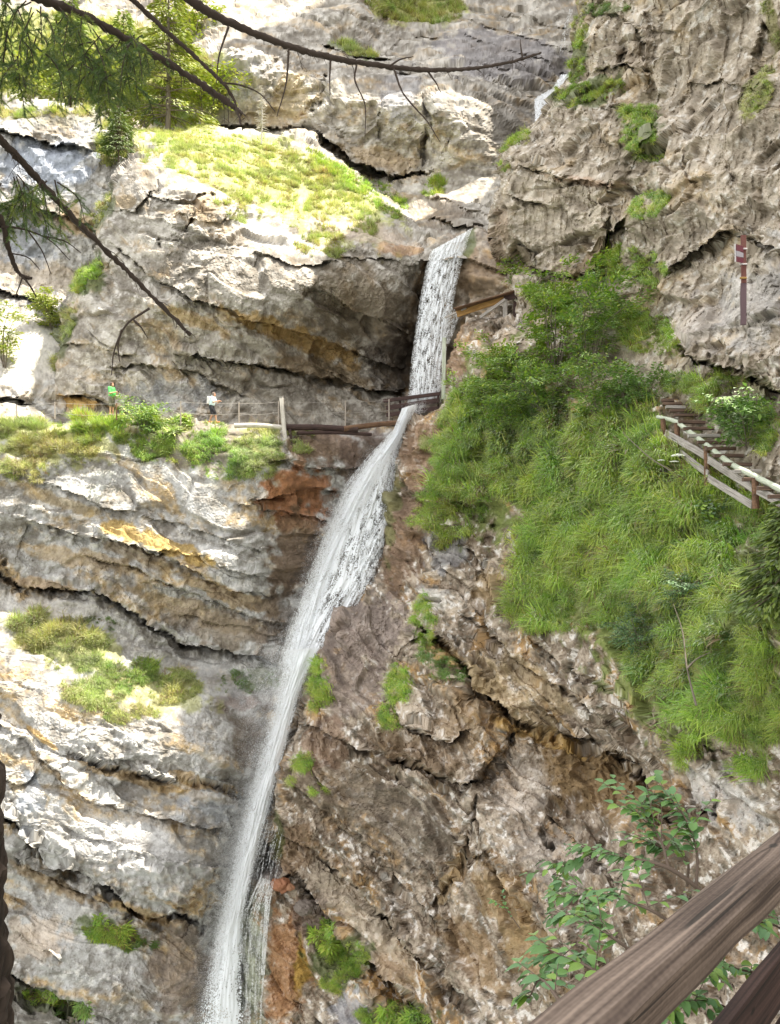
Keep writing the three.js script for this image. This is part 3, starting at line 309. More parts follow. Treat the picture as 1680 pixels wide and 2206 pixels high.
rock({ key: 'M6', step: 2.5, grain: 0.65, name: 'right_lower_cliff', label: 'steep brown and white broken cliff under the grassy slope', palette: BROWN, dip: 38, strata: 0.6, bed: 1.5, facets: 1.45, roll: 2.4, rollW: 14, skirt: 6,
  poly: [[1000, 682], [1100, 668], [1250, 690], [1350, 735], [1420, 805], [1500, 872], [1560, 972], [1680, 1024], [1900, 1060], [1900, 2330], [522, 2330], [522, 2206], [512, 2050], [518, 1960], [548, 1888], [588, 1862], [574, 1800], [586, 1700], [620, 1580], [650, 1472], [692, 1382], [722, 1312], [800, 1252], [816, 1150], [842, 1060], [852, 962], [880, 892], [945, 872], [966, 780]],
  pts: [[1000, 692, 47], [967, 790, 47], [942, 882, 47], [880, 910, 47], [850, 1060, 45.8], [816, 1240, 44.8], [728, 1322, 43.4], [656, 1480, 42.3], [624, 1590, 41.8], [592, 1720, 41.4], [590, 1850, 42.4], [550, 1920, 42.2], [530, 2050, 42], [535, 2200, 42], [540, 2440, 42],
    [1100, 700, 44.5], [1250, 720, 40.5], [1350, 770, 37], [1430, 850, 32.5], [1500, 905, 29.6], [1600, 1000, 26.4], [1680, 1050, 24], [1000, 900, 43.5], [1100, 900, 40.5], [1250, 900, 36], [1350, 900, 33.2], [950, 1050, 43.5], [1050, 1050, 41], [1150, 1100, 38], [1300, 1050, 33], [1450, 1050, 29], [1600, 1150, 24.6], [1680, 1150, 22.6], [900, 1200, 43.2], [1000, 1250, 40.8], [1150, 1250, 36.8], [1300, 1300, 31.4], [1450, 1300, 27.2], [1650, 1350, 21.2],
    [850, 1400, 41.8], [950, 1380, 39.6], [1100, 1440, 36], [1250, 1450, 31.6], [1400, 1500, 27], [1650, 1550, 21], [750, 1600, 40.2], [860, 1540, 38.6], [980, 1560, 37], [1080, 1600, 35.8], [1200, 1660, 34.5], [1300, 1690, 32.5], [1380, 1700, 30.5], [1250, 1520, 31], [1400, 1600, 26.6], [1500, 1650, 24.4], [1650, 1650, 21.5], [1650, 1850, 21.5], [1500, 1850, 24], [1400, 1780, 26.5], [1300, 1820, 30], [1150, 1800, 32.6], [1000, 1800, 35], [850, 1800, 37.8], [700, 1760, 39.6], [650, 1920, 41], [750, 2000, 39.4], [900, 2000, 36.6], [1050, 2000, 33.2], [1200, 2000, 28.6], [1350, 2000, 25], [1500, 2050, 23], [1650, 2100, 20.5], [1650, 2300, 19.5], [620, 2050, 41.2], [700, 2200, 39.6], [900, 2200, 36], [1100, 2200, 31.2], [1300, 2250, 25.6], [1500, 2300, 22.3], [1100, 2440, 30], [2100, 1100, 17.5], [2100, 1700, 15.5], [2100, 2400, 14.5], [1900, 1400, 18]],
  lines: [
    { p: [[915, 1350], [960, 1392], [1010, 1452], [1060, 1500], [1110, 1552], [1190, 1585], [1290, 1605], [1370, 1650], [1432, 1725], [1450, 1770]], out: 0.8, up: 60, back: 2.4, down: 30 },
    { p: [[1000, 1330], [1090, 1400], [1180, 1470], [1260, 1530], [1350, 1580]], out: 0.4, up: 24, back: 0.8, down: 20 }, { p: [[1150, 1380], [1230, 1440], [1330, 1500], [1420, 1560]], out: 0.4, up: 24, back: 0.7, down: 22 },
    { p: [[860, 1640], [920, 1655], [990, 1692], [1030, 1680], [1070, 1640]], out: 0.7, up: 44, back: 1.6, down: 16 }, { p: [[1112, 1560], [1090, 1640], [1030, 1695]], w: 5, depth: 0.88 }, { p: [[1020, 1760], [985, 1860], [930, 1960]], w: 6, depth: 0.77 }, { p: [[1060, 1640], [1030, 1700], [1020, 1770]], w: 6, depth: 0.77 },
    { p: [[640, 1560], [740, 1595], [830, 1630], [900, 1650]], out: 0.35, up: 20, back: 0.6, down: 20 },
    { p: [[600, 1790], [680, 1830], [760, 1900], [840, 1985], [930, 2080], [1010, 2170], [1060, 2260]], out: 0.6, up: 34, back: 0.9, down: 30 }, { p: [[630, 1870], [700, 1960], [760, 2040], [840, 2110], [920, 2190], [980, 2280]], out: 0.4, up: 30, back: 1.6, down: 30 },
    { p: [[700, 1760], [800, 1840], [880, 1930], [960, 2010]], out: 0.3, up: 20, back: 0.5, down: 20 }, { p: [[1130, 1720], [1190, 1830], [1230, 1930]], w: 10, depth: 0.44 }, { p: [[1050, 1830], [1100, 1930], [1180, 2020], [1240, 2110]], out: 0.4, up: 26, back: 0.8, down: 24 }, { p: [[1190, 1760], [1270, 1840], [1340, 1900]], out: 0.3, up: 20, back: 0.6, down: 20 },
    { p: [[1060, 1130], [1050, 1210], [1020, 1300], [1000, 1330]], w: 10, depth: 0.66 }, { p: [[960, 1130], [1010, 1170], [1060, 1240], [1070, 1300]], out: 0.4, up: 20, back: 1.0, down: 16 }, { p: [[900, 1150], [960, 1230], [1010, 1260]], out: 0.3, up: 20, back: 0.6, down: 16 },
    { p: [[880, 1420], [940, 1440], [990, 1452]], out: -0.1, up: 16, back: -0.6, down: 20 }, { p: [[840, 1500], [880, 1560], [960, 1600], [1000, 1580]], out: 0.4, up: 20, back: 0.8, down: 14 }, { p: [[1530, 1600], [1560, 1700], [1540, 1760]], w: 12, depth: 0.44 }, { p: [[1460, 1520], [1520, 1600], [1600, 1640]], out: 0.3, up: 20, back: 0.6, down: 16 },
    { p: [[590, 1900], [640, 1990], [640, 2100], [660, 2250]], w: 14, depth: 0.44 }, { p: [[870, 1080], [850, 1180], [830, 1250]], w: 10, depth: 0.28 },
  ],
  calm: [[1250, 1100, 200, 260, -20]],
  stainsAndLight: [
    { e: [1290, 1690, 150, 70, 25], c: [0.21, 0.135, 0.06], s: 0.9 }, { e: [1170, 1590, 110, 16, 20], c: OCHRE, s: 0.8 }, { e: [960, 1420, 50, 24, 40], c: OCHRE, s: 0.7 }, { e: [1050, 1460, 60, 40, 40], c: [0.42, 0.32, 0.19], s: 0.7 }, { e: [1060, 1270, 40, 40], c: [0.25, 0.17, 0.08], s: 0.8 }, { e: [1150, 1470, 120, 30, 40], c: [0.33, 0.25, 0.14], s: 0.6 },
    { e: [870, 1150, 50, 130, 10], c: [0.19, 0.12, 0.075], s: 0.85 }, { e: [845, 1100, 14, 110, 5], c: [0.12, 0.13, 0.04], s: 0.7 }, { e: [910, 960, 50, 70, 10], c: [0.25, 0.15, 0.085], s: 0.7 }, { e: [780, 1370, 110, 80, -20], c: [0.24, 0.19, 0.165], s: 0.85 }, { e: [740, 1480, 90, 80], c: [0.20, 0.155, 0.13], s: 0.75 }, { e: [980, 760, 30, 70, 10], c: [0.28, 0.17, 0.09], s: 0.7 },
    { e: [960, 1180, 50, 50], c: [0.36, 0.35, 0.36], s: 0.7 }, { e: [930, 1290, 40, 30], c: [0.55, 0.53, 0.50], s: 0.5 }, { e: [740, 1700, 130, 80, 20], c: [0.13, 0.095, 0.06], s: 0.7 }, { e: [860, 1780, 140, 90, 30], c: [0.13, 0.105, 0.08], s: 0.55 }, { e: [900, 1620, 120, 40, 20], c: [0.20, 0.13, 0.07], s: 0.6 }, { e: [700, 1600, 60, 60], c: [0.17, 0.10, 0.06], s: 0.6 }, { e: [1000, 1560, 60, 60], c: [0.26, 0.18, 0.10], s: 0.6 }, { e: [1100, 1520, 130, 34, 38], c: [0.40, 0.30, 0.17], s: 0.6 }, { e: [1010, 2050, 40, 110, -35], c: [0.26, 0.16, 0.07], s: 0.6 }, { e: [860, 2080, 60, 40, 40], c: [0.27, 0.17, 0.08], s: 0.5 },
    { e: [780, 1970, 180, 40, 45], c: [0.40, 0.33, 0.25], s: 0.7 }, { e: [640, 1830, 40, 60, 10], c: [0.22, 0.14, 0.075], s: 0.7 }, { e: [1090, 1960, 50, 130, -30], c: [0.33, 0.22, 0.10], s: 0.65 }, { e: [1150, 2060, 60, 90, -25], c: [0.33, 0.22, 0.10], s: 0.6 }, { e: [960, 1900, 12, 60, 25], c: [0.34, 0.24, 0.12], s: 0.6 },
    { e: [620, 2080, 50, 140], c: [0.30, 0.15, 0.06], s: 0.8 }, { e: [690, 1990, 70, 50, 40], c: [0.20, 0.15, 0.12], s: 0.7 }, { e: [545, 2050, 36, 170], c: [0.26, 0.28, 0.21], s: 0.85 }, { e: [650, 2090, 14, 60], c: [0.30, 0.19, 0.02], s: 0.7 }, { e: [760, 2180, 50, 40], c: [0.32, 0.32, 0.35], s: 0.7 }, { e: [570, 1880, 40, 30], c: [0.36, 0.33, 0.33], s: 0.6 },
    { e: [1120, 1690, 60, 80], c: [0.45, 0.39, 0.33], s: 0.6 }, { e: [1200, 1850, 90, 60, 30], c: [0.45, 0.40, 0.35], s: 0.5 }, { e: [1560, 1720, 110, 60, 30], c: [0.50, 0.48, 0.47], s: 0.6 },
    { e: [1300, 1050, 330, 180, 18], c: LAWN, s: 0.85 }, { e: [1080, 960, 130, 210, 15], c: LAWN, s: 0.7 }, { e: [1500, 1420, 220, 180, 25], c: LAWN, s: 0.85 }, { e: [1350, 1280, 220, 130, 25], c: LAWN, s: 0.85 }, { e: [1640, 1560, 90, 60], c: LAWN, s: 0.8 }, { e: [730, 2060, 70, 60], c: MOSS, s: 0.8 }, { e: [860, 2195, 80, 40], c: MOSS, s: 0.8 }, { e: [600, 1800, 14, 60], c: [0.10, 0.11, 0.03], s: 0.8 },
  ],
});

{ // unseen rock wall added beside the camera to keep sun off the railing
  const nz = 90, ny = 80, P = [], C = [], I = [];
  for (let j = 0; j <= ny; j++) for (let i = 0; i <= nz; i++) {
    const z = -21.5 + 36 * i / nz, y = -22 + 72 * j / ny, w = 2.2 * fbm(0.12 * z, 0.12 * y, 2.2, 4) + 0.5 * facet(z / 2, y / 1.6, 1) * sstep(0, 0.3, facetEdge);
    const x = 11.0 + 2.2 * sstep(-21.5, -8, z) + 0.12 * Math.max(0, y) + w, b = 0.5 + 0.8 * fbm(z, y, 5, 3);
    P.push(x, y, z); C.push(lerp(0.20, 0.45, b), lerp(0.18, 0.405, b), lerp(0.145, 0.345, b));
    if (i && j) { const q = j * (nz + 1) + i; I.push(q, q - 1, q - nz - 2, q, q - nz - 2, q - nz - 1); }
  }
  const g = new THREE.BufferGeometry(); g.setAttribute('position', new THREE.Float32BufferAttribute(P, 3)); g.setAttribute('color', new THREE.Float32BufferAttribute(C, 3)); g.setIndex(I); g.computeVertexNormals();
  structure('side_shade_cliff', g, rockMaterial, 'unseen beige cliff added to shade the plank walkway', 'cliff');
  // gorge wall upstream, out of view, its height shaped to shade the far cliff
  const P2 = [], C2 = [], I2 = [];
  for (let j = 0; j <= 50; j++) for (let i = 0; i <= 50; i++) {
    const z = -52 - 50 * i / 50, y = 8 + (clamp(56 + 6.5 * (-64.3 - z), 42, 115) - 8) * j / 50, x = -0.222 * z + 1.2 + 1.2 * fbm(0.15 * z, 0.15 * y, 7, 3) + 0.02 * (y - 8), b = 0.5 + 0.8 * fbm(z, y, 5, 3);
    P2.push(x, y, z); C2.push(lerp(0.18, 0.36, b), lerp(0.165, 0.33, b), lerp(0.15, 0.29, b));
    if (i && j) { const q = j * 51 + i; I2.push(q, q - 1, q - 52, q, q - 52, q - 51); }
  }
  const g2 = new THREE.BufferGeometry(); g2.setAttribute('position', new THREE.Float32BufferAttribute(P2, 3)); g2.setAttribute('color', new THREE.Float32BufferAttribute(C2, 3)); g2.setIndex(I2); g2.computeVertexNormals();
  structure('upstream_shade_cliff', g2, rockMaterial, 'unseen grey gorge wall upstream raised to shade the far limestone wall', 'cliff');
}

// ---------------------------------------------------------------- falling water: drops and strands, thrown along the fall
{
  const r = rng(11), drop = new THREE.OctahedronGeometry(1, 0), M = new THREE.Matrix4(), Q = new THREE.Quaternion(), up = V(0, 1, 0);
  const white = new THREE.MeshPhysicalMaterial({ color: new THREE.Color(0.97, 0.975, 0.98), roughness: 0.35, transmission: 0.2, thickness: 0, ior: 1.33 });
  const edge = (p, t) => { const n = p.length - 1, k = Math.min(n - 1, Math.floor(t * n)), f = t * n - k, a = p[k], b = p[k + 1]; return [lerp(a[0], b[0], f), lerp(a[1], b[1], f)]; };
  // left and right edge of a fall (photograph raster), depth at top and foot, number of drops, how stringy it is
  function fall(name, label, list) {
    const mats = [];
    for (const o of list) {
      for (let i = 0, tries = 0; i < o.n && tries < o.n * 12; tries++) {
        const t = Math.pow(r(), o.bias ?? 1); let u = o.spread ? 0.5 + (r() + r() + r() - 1.5) * o.spread : r();
        const [lx, ly] = edge(o.left, t), [rx, ry] = edge(o.right, t), x = lerp(lx, rx, u), y = lerp(ly, ry, u), along = t * o.len;
        const web = noise(u * o.strands, along * o.web, 3 + o.seed) + 0.6 * noise(u * o.strands * 2.3, along * o.web * 2.6, 9 + o.seed);
        if (r() > clamp(o.base + o.contrast * web, 0, 1)) continue;
        const [lx2, ly2] = edge(o.left, Math.min(1, t + 0.02)), [rx2, ry2] = edge(o.right, Math.min(1, t + 0.02)), [lx0, ly0] = edge(o.left, Math.max(0, t - 0.02)), [rx0, ry0] = edge(o.right, Math.max(0, t - 0.02));
        const d = lerp(o.d0, o.d1, t) + (r() - 0.5) * o.thick, p = W(x, y, d), dir = W(lerp(lx2, rx2, u), lerp(ly2, ry2, u), d).sub(W(lerp(lx0, rx0, u), lerp(ly0, ry0, u), d)).normalize();
        dir.x += (r() - 0.5) * 0.35; dir.y += (r() - 0.5) * 0.15; dir.z += (r() - 0.5) * 0.3; dir.normalize();
        Q.setFromUnitVectors(up, dir); const w = o.w * (0.5 + r()), l = o.l * (0.4 + 1.2 * r());
        mats.push(new THREE.Matrix4().compose(p, Q.clone(), V(w, l, w))); i++;
      }
    }
    const im = new THREE.InstancedMesh(drop, white, mats.length); mats.forEach((m, i) => im.setMatrixAt(i, m));
    im.name = 'spray'; const root = new THREE.Group(); root.add(im); for (const o of list) if (o.nu) sheet(root, o); add(root, name, label, 'waterfall'); root.userData.kind = 'structure'; im.userData.kind = 'stuff';
  }
  // the body of a fall: a sheet torn into strands, finer than the eye resolves from here
  const foam = new THREE.MeshPhysicalMaterial({ color: new THREE.Color(0.93, 0.955, 0.985), roughness: 0.7, transmission: 0.2, thickness: 0, side: THREE.DoubleSide });
  function sheet(parent, o) {
    const P = [], I = [], nu = o.nu, nt = o.nt, id = new Int32Array((nu + 1) * (nt + 1)).fill(-1);
    const vert = (i, j) => { const q = j * (nu + 1) + i; if (id[q] < 0) { const t = j / nt, u = clamp(i / nu + 0.3 * (hash3(i, j, 3) / 4294967296 - 0.5) / nu, 0, 1), [lx, ly] = edge(o.left, t), [rx, ry] = edge(o.right, t), al = t * o.len; const d = lerp(o.d0, o.d1, t) - o.thick * (0.5 * Math.sin(Math.PI * u) + 0.22 * noise(u * o.strands, al * o.web * 0.5, 3 + o.seed) + 0.10 * noise(u * o.strands * 3, al * o.web, 5 + o.seed)), p = W(lerp(lx, rx, u), lerp(ly, ry, u), d); id[q] = P.length / 3; P.push(p.x, p.y, p.z); } return id[q]; };
    for (let j = 0; j < nt; j++) for (let i = 0; i < nu; i++) {
      const u = (i + 0.5) / nu, t = (j + 0.5) / nt, al = t * o.len, web = noise(u * o.strands, al * o.web, 3 + o.seed) + 0.6 * noise(u * o.strands * 2.3, al * o.web * 2.2, 9 + o.seed), str = noise(u * o.strands * 6, al * 1.1, 15 + o.seed);
      const fray = Math.min(1, u / o.edge[0]) * Math.min(1, (1 - u) / o.edge[1]);
      const ends = Math.min(1, t / 0.015 + 0.3);
      if ((o.base + o.contrast * web + 0.45 * str) * fray * ends < 0.08 + 1.0 * hash3(i, j, 9 + o.seed) / 4294967296) continue;
      const a = vert(i, j), b = vert(i + 1, j), c = vert(i, j + 1), e = vert(i + 1, j + 1); I.push(a, c, e, a, e, b);
    }
    const g = new THREE.BufferGeometry(); g.setAttribute('position', new THREE.Float32BufferAttribute(P, 3)); g.setIndex(I); g.computeVertexNormals(); part(parent, 'water_sheet', g, foam);
  }
  fall('waterfall', 'white upper plunge of the waterfall falling past the wooden ramp', [
    { left: [[928, 540], [918, 575], [905, 640], [893, 720], [884, 790], [878, 870]], right: [[1016, 493], [1002, 540], [985, 610], [970, 690], [960, 770], [950, 868]], d0: 52.2, d1: 51.5, thick: 0.5, n: 16000, len: 17, strands: 13, web: 1.0, base: 0.85, contrast: 0.8, nu: 76, nt: 300, edge: [0.12, 0.12], seed: 0, w: 0.006, l: 0.03 },
    { left: [[936, 536], [928, 560], [915, 600]], right: [[1018, 491], [1008, 512], [990, 560]], d0: 52.2, d1: 52.0, thick: 0.3, n: 5000, len: 4, strands: 12, web: 1.2, base: 0.6, contrast: 0.7, seed: 3, w: 0.006, l: 0.03 },
    { left: [[862, 845], [856, 905]], right: [[950, 835], [925, 885]], d0: 52, d1: 50.5, thick: 1.2, n: 9000, len: 2, strands: 8, web: 2, base: 0.5, contrast: 0.5, seed: 5, w: 0.006, l: 0.012, spread: 0.33 },
    { left: [[960, 670], [952, 740]], right: [[1000, 655], [968, 740]], d0: 51.5, d1: 51.5, thick: 0.5, n: 1000, len: 4, strands: 6, web: 1.4, base: 0.45, contrast: 0.6, seed: 8, w: 0.007, l: 0.04 },
  ]);
  fall('waterfall', 'broad white cascade between the rusty rock and the brown pillar', [
    { left: [[866, 880], [848, 925], [790, 985], [745, 1040], [718, 1100], [690, 1170], [655, 1260], [622, 1350], [600, 1430]], right: [[900, 870], [872, 930], [856, 990], [848, 1050], [838, 1110], [826, 1180], [815, 1250], [760, 1330], [700, 1430]], d0: 49.6, d1: 44.2, thick: 0.6, n: 26000, len: 28, strands: 11, web: 0.55, base: 0.85, contrast: 0.8, nu: 120, nt: 420, edge: [0.3, 0.28], seed: 20, w: 0.006, l: 0.035 },
    { left: [[866, 880], [846, 930], [785, 1000], [738, 1070], [700, 1160], [660, 1260], [628, 1350], [608, 1430]], right: [[890, 872], [866, 940], [830, 1010], [790, 1080], [745, 1170], [715, 1260], [690, 1350], [670, 1430]], d0: 49.2, d1: 44.0, thick: 0.5, n: 26000, len: 28, strands: 8, web: 0.45, base: 0.85, contrast: 0.5, nu: 90, nt: 420, edge: [0.4, 0.4], seed: 22, w: 0.006, l: 0.035 },
    { left: [[822, 1120], [780, 1180], [750, 1230], [735, 1300]], right: [[836, 1115], [825, 1180], [805, 1240], [775, 1300]], d0: 46.2, d1: 45.2, thick: 0.3, n: 2000, len: 9, strands: 9, web: 1, base: 0.4, contrast: 1.0, nu: 40, nt: 150, edge: [0.2, 0.2], seed: 25, w: 0.008, l: 0.05 },
    { left: [[800, 960], [700, 1100], [640, 1250], [580, 1400], [560, 1520]], right: [[870, 1000], [760, 1150], [720, 1280], [680, 1400], [660, 1500]], d0: 47, d1: 44, thick: 2.2, n: 90000, len: 20, strands: 6, web: 1, base: 0.4, contrast: 0.5, seed: 28, w: 0.0038, l: 0.011, spread: 0.42 },
  ]);
  fall('waterfall', 'long white free fall of spray down to the bottom of the gorge', [
    { left: [[610, 1400], [592, 1500], [562, 1610], [532, 1710], [504, 1820], [480, 1920], [455, 2040], [430, 2150], [402, 2290]], right: [[690, 1395], [648, 1490], [622, 1590], [598, 1680], [568, 1790], [546, 1880], [526, 1980], [522, 2100], [530, 2290]], d0: 43.8, d1: 41.7, thick: 0.7, n: 40000, len: 40, strands: 5, web: 0.5, base: 1.1, contrast: 0.25, nu: 70, nt: 640, edge: [0.6, 0.16], seed: 40, w: 0.0055, l: 0.035, spread: 0.36 },
    { left: [[600, 1400], [580, 1500], [545, 1610], [515, 1710], [490, 1820], [462, 1940], [440, 2060], [415, 2180], [390, 2290]], right: [[700, 1395], [655, 1490], [628, 1590], [604, 1680], [575, 1790], [552, 1880], [532, 1980], [530, 2100], [540, 2290]], d0: 43.8, d1: 41.7, thick: 1.4, n: 120000, len: 40, strands: 4, web: 0.4, base: 0.6, contrast: 0.4, seed: 44, w: 0.0038, l: 0.012, spread: 0.42 },
    { left: [[520, 1380], [490, 1560], [450, 1760], [420, 1950], [390, 2290]], right: [[680, 1400], [630, 1560], [580, 1760], [545, 1950], [545, 2290]], d0: 44, d1: 41.9, thick: 2.4, n: 100000, len: 40, strands: 4, web: 0.4, base: 0.6, contrast: 0.4, seed: 47, w: 0.0034, l: 0.009, spread: 0.42 },
  ]);
  fall('waterfall', 'thin dripping veil of water over the mossy pillar foot', [
    { left: [[575, 1770], [558, 1830], [548, 1890]], right: [[618, 1790], [604, 1850], [590, 1910]], d0: 41.4, d1: 41.4, thick: 0.2, n: 900, len: 6, strands: 16, web: 0.25, base: 0.1, contrast: 1.5, seed: 60, w: 0.0035, l: 0.05 },
    { left: [[560, 1890], [528, 1960], [520, 2050], [524, 2150], [528, 2290]], right: [[590, 1900], [580, 1960], [574, 2050], [566, 2150], [560, 2290]], d0: 41.2, d1: 41.0, thick: 0.3, n: 9000, len: 16, strands: 9, web: 0.35, base: 0.22, contrast: 0.9, seed: 63, w: 0.0045, l: 0.025 },
    { left: [[572, 1930], [566, 2010], [562, 2100]], right: [[584, 1930], [576, 2010], [570, 2100]], d0: 41.0, d1: 40.9, thick: 0.2, n: 2500, len: 8, strands: 4, web: 0.6, base: 0.5, contrast: 0.8, seed: 66, w: 0.0045, l: 0.03 },
  ]);
  fall('waterfall', 'small far cascade pouring from the notch beside mossy ledge', [
    { left: [[1208, 160], [1190, 190], [1160, 206], [1150, 215], [1152, 262]], right: [[1236, 160], [1215, 200], [1190, 214], [1182, 226], [1176, 262]], d0: 74, d1: 66.5, thick: 0.3, n: 2500, len: 9, strands: 6, web: 1, base: 1.0, contrast: 0.3, nu: 30, nt: 90, edge: [0.12, 0.12], seed: 80, w: 0.012, l: 0.05 },
    { left: [[1226, 20], [1214, 60], [1205, 110]], right: [[1234, 20], [1224, 60], [1216, 110]], d0: 80, d1: 79, thick: 0.3, n: 220, len: 9, strands: 4, web: 1, base: 0.2, contrast: 1, seed: 83, w: 0.012, l: 0.07 },
  ]);
}

// ---------------------------------------------------------------- grass
function tuftGeometry(seed, blades, droop, spread, width) { // blades about 1 long; +y up, +z outwards from the slope
  const r = rng(seed), P = [], I = [];
  for (let b = 0; b < blades; b++) {
    const a = r() * Math.PI * 2, lean = spread * (0.3 + r()), L = 0.55 + 0.6 * r(), ox = (r() - 0.5) * 0.5, oz = (r() - 0.5) * 0.5, w = width * (0.6 + 0.8 * r());
    let x = ox, y = -0.1, z = oz, dx = Math.cos(a) * lean, dy = 1, dz = Math.sin(a) * lean + droop * 0.25; const sx = -Math.sin(a) * w, sz = Math.cos(a) * w, n = 4, base = P.length / 3;
    for (let k = 0; k <= n; k++) {
      const f = (1 - k / n) ** 0.7; P.push(x - sx * f, y, z - sz * f, x + sx * f, y, z + sz * f);
      const l = Math.hypot(dx, dy, dz); x += dx / l * L / n; y += dy / l * L / n; z += dz / l * L / n; dy -= droop * (0.35 + 0.3 * r()); dz += droop * 0.12;
      if (k) { const q = base + k * 2; I.push(q - 2, q - 1, q + 1, q - 2, q + 1, q); }
    }
  }
  const g = new THREE.BufferGeometry(); g.setAttribute('position', new THREE.Float32BufferAttribute(P, 3)); g.setIndex(I); g.computeVertexNormals(); return g;
}
const longTufts = [1, 2, 3].map((s) => tuftGeometry(s, 18, 1.15, 0.7, 0.022)), shortTufts = [4, 5].map((s) => tuftGeometry(s, 16, 0.45, 0.9, 0.03)), leafyTufts = [6, 7].map((s) => tuftGeometry(s, 12, 0.7, 1.5, 0.10));
const leafMaterial = new THREE.MeshPhysicalMaterial({ color: 0xffffff, roughness: 0.8, transmission: 0.5, thickness: 0, side: THREE.DoubleSide });
const leafVertexMaterial = new THREE.MeshPhysicalMaterial({ color: 0xffffff, roughness: 0.7, transmission: 0.45, thickness: 0, side: THREE.DoubleSide, vertexColors: true });
const GRASSES = { lush: [[0.33, 0.52, 0.045], [0.43, 0.58, 0.06], [0.22, 0.39, 0.04], [0.52, 0.57, 0.10]], dry: [[0.44, 0.50, 0.10], [0.52, 0.54, 0.18], [0.34, 0.46, 0.07], [0.56, 0.53, 0.26]], dark: [[0.15, 0.29, 0.045], [0.20, 0.35, 0.055], [0.24, 0.28, 0.06]], straw: [[0.30, 0.20, 0.09], [0.20, 0.17, 0.05]] };
function tuftMatrix(h, len, r, upness = 0.6) {
  const up = V(0, upness, 0).addScaledVector(h.n, 1 - upness).add(V((r() - 0.5) * 0.5, 0, (r() - 0.5) * 0.3)).normalize(), out = V(h.n.x, 0, h.n.z); if (out.lengthSq() < 0.01) out.set(0, 0, 1);
  out.normalize(); out.x += (r() - 0.5) * 0.9; const side = V().crossVectors(up, out).normalize(), z = V().crossVectors(side, up), s = len * (0.6 + 0.8 * r());
  return new THREE.Matrix4().makeBasis(side, up, z).scale(V(s, s, s)).setPosition(h.p);
}
const STAIRWAY = [[1405, 846], [1480, 852], [1560, 920], [1690, 1000], [1690, 1062], [1626, 1066], [1530, 1010], [1434, 945]];
function sowPoints(list, seed) { // ellipses on a rock mass, filled with tufts, thin at their uneven edges
  const r = rng(seed), out = [];
  for (const o of list) for (let i = 0, tries = 0; i < o.n && tries < o.n * 6; tries++) {
    const a = r() * 6.2832, q = Math.sqrt(r()), [cx, cy, rx, ry, rot = 0] = o.e, c = Math.cos(rot * Math.PI / 180), s = Math.sin(rot * Math.PI / 180), u = rx * q * Math.cos(a), v = ry * q * Math.sin(a), x = cx + u * c - v * s, y = cy + u * s + v * c;
    const patch = noise(x * 0.03, y * 0.03, 5 + seed) + 0.6 * noise(x * 0.09, y * 0.09, 7 + seed); if (patch < (o.gap ?? -0.08) + 0.35 * (q - 0.7)) continue;
    if (insidePoly(STAIRWAY, x, y)) continue;
    const h = masses[o.m].at(x, y); if (!h) continue;
    const clump = clamp(0.5 + 1.3 * noise(h.p.x * 1.1, h.p.y * 1.1, h.p.z * 1.1 + seed) + 0.6 * noise(h.p.x * 0.4, h.p.y * 0.4, h.p.z * 0.4), 0, 1); if (r() > 0.35 + clump) continue;
    out.push({ h, o, r: r(), r2: r(), clump }); i++;
  }
  return out;
}
function sow(name, label, category, list, seed, parentless = true) {
  const r = rng(seed + 99), pts = sowPoints(list, seed), byGeo = new Map();
  for (const p of pts) { const mix = (p.r * 7.31) % 1, set = p.o.kind === 'short' || (!p.o.kind && mix > 0.8) ? shortTufts : p.o.kind === 'leafy' || (!p.o.kind && mix > 0.62) ? leafyTufts : longTufts, g = set[Math.floor(p.r * set.length)]; if (!byGeo.has(g)) byGeo.set(g, []); byGeo.get(g).push(p); }
  const root = new THREE.Group();
  for (const [g, ps] of byGeo) {
    const im = new THREE.InstancedMesh(g, leafMaterial, ps.length), c = new THREE.Color(); im.name = 'blades'; im.userData.kind = 'stuff';
    ps.forEach((p, i) => {
      im.setMatrixAt(i, tuftMatrix(p.h, p.o.len * (0.55 + 0.75 * p.clump) * (!p.o.kind && leafyTufts.includes(g) ? 0.45 : 1), r, p.o.up ?? 0.6));
      const pal = r() < (p.o.straw ?? 0.1) ? GRASSES.straw : GRASSES[p.o.col ?? 'lush'], a = pal[Math.floor(r() * pal.length)], b = pal[Math.floor(r() * pal.length)], t = r(), v = (0.7 + 0.4 * r()) * (0.8 + 0.4 * p.clump), hue = 1 + 0.22 * noise(p.h.p.x * 0.5, p.h.p.y * 0.5 + 40, p.h.p.z * 0.5);
      im.setColorAt(i, c.setRGB(lerp(a[0], b[0], t) * v * hue, lerp(a[1], b[1], t) * v, lerp(a[2], b[2], t) * v));
    });
    root.add(im);
  }
  add(root, name, label, category); root.userData.kind = 'stuff'; return root;
}
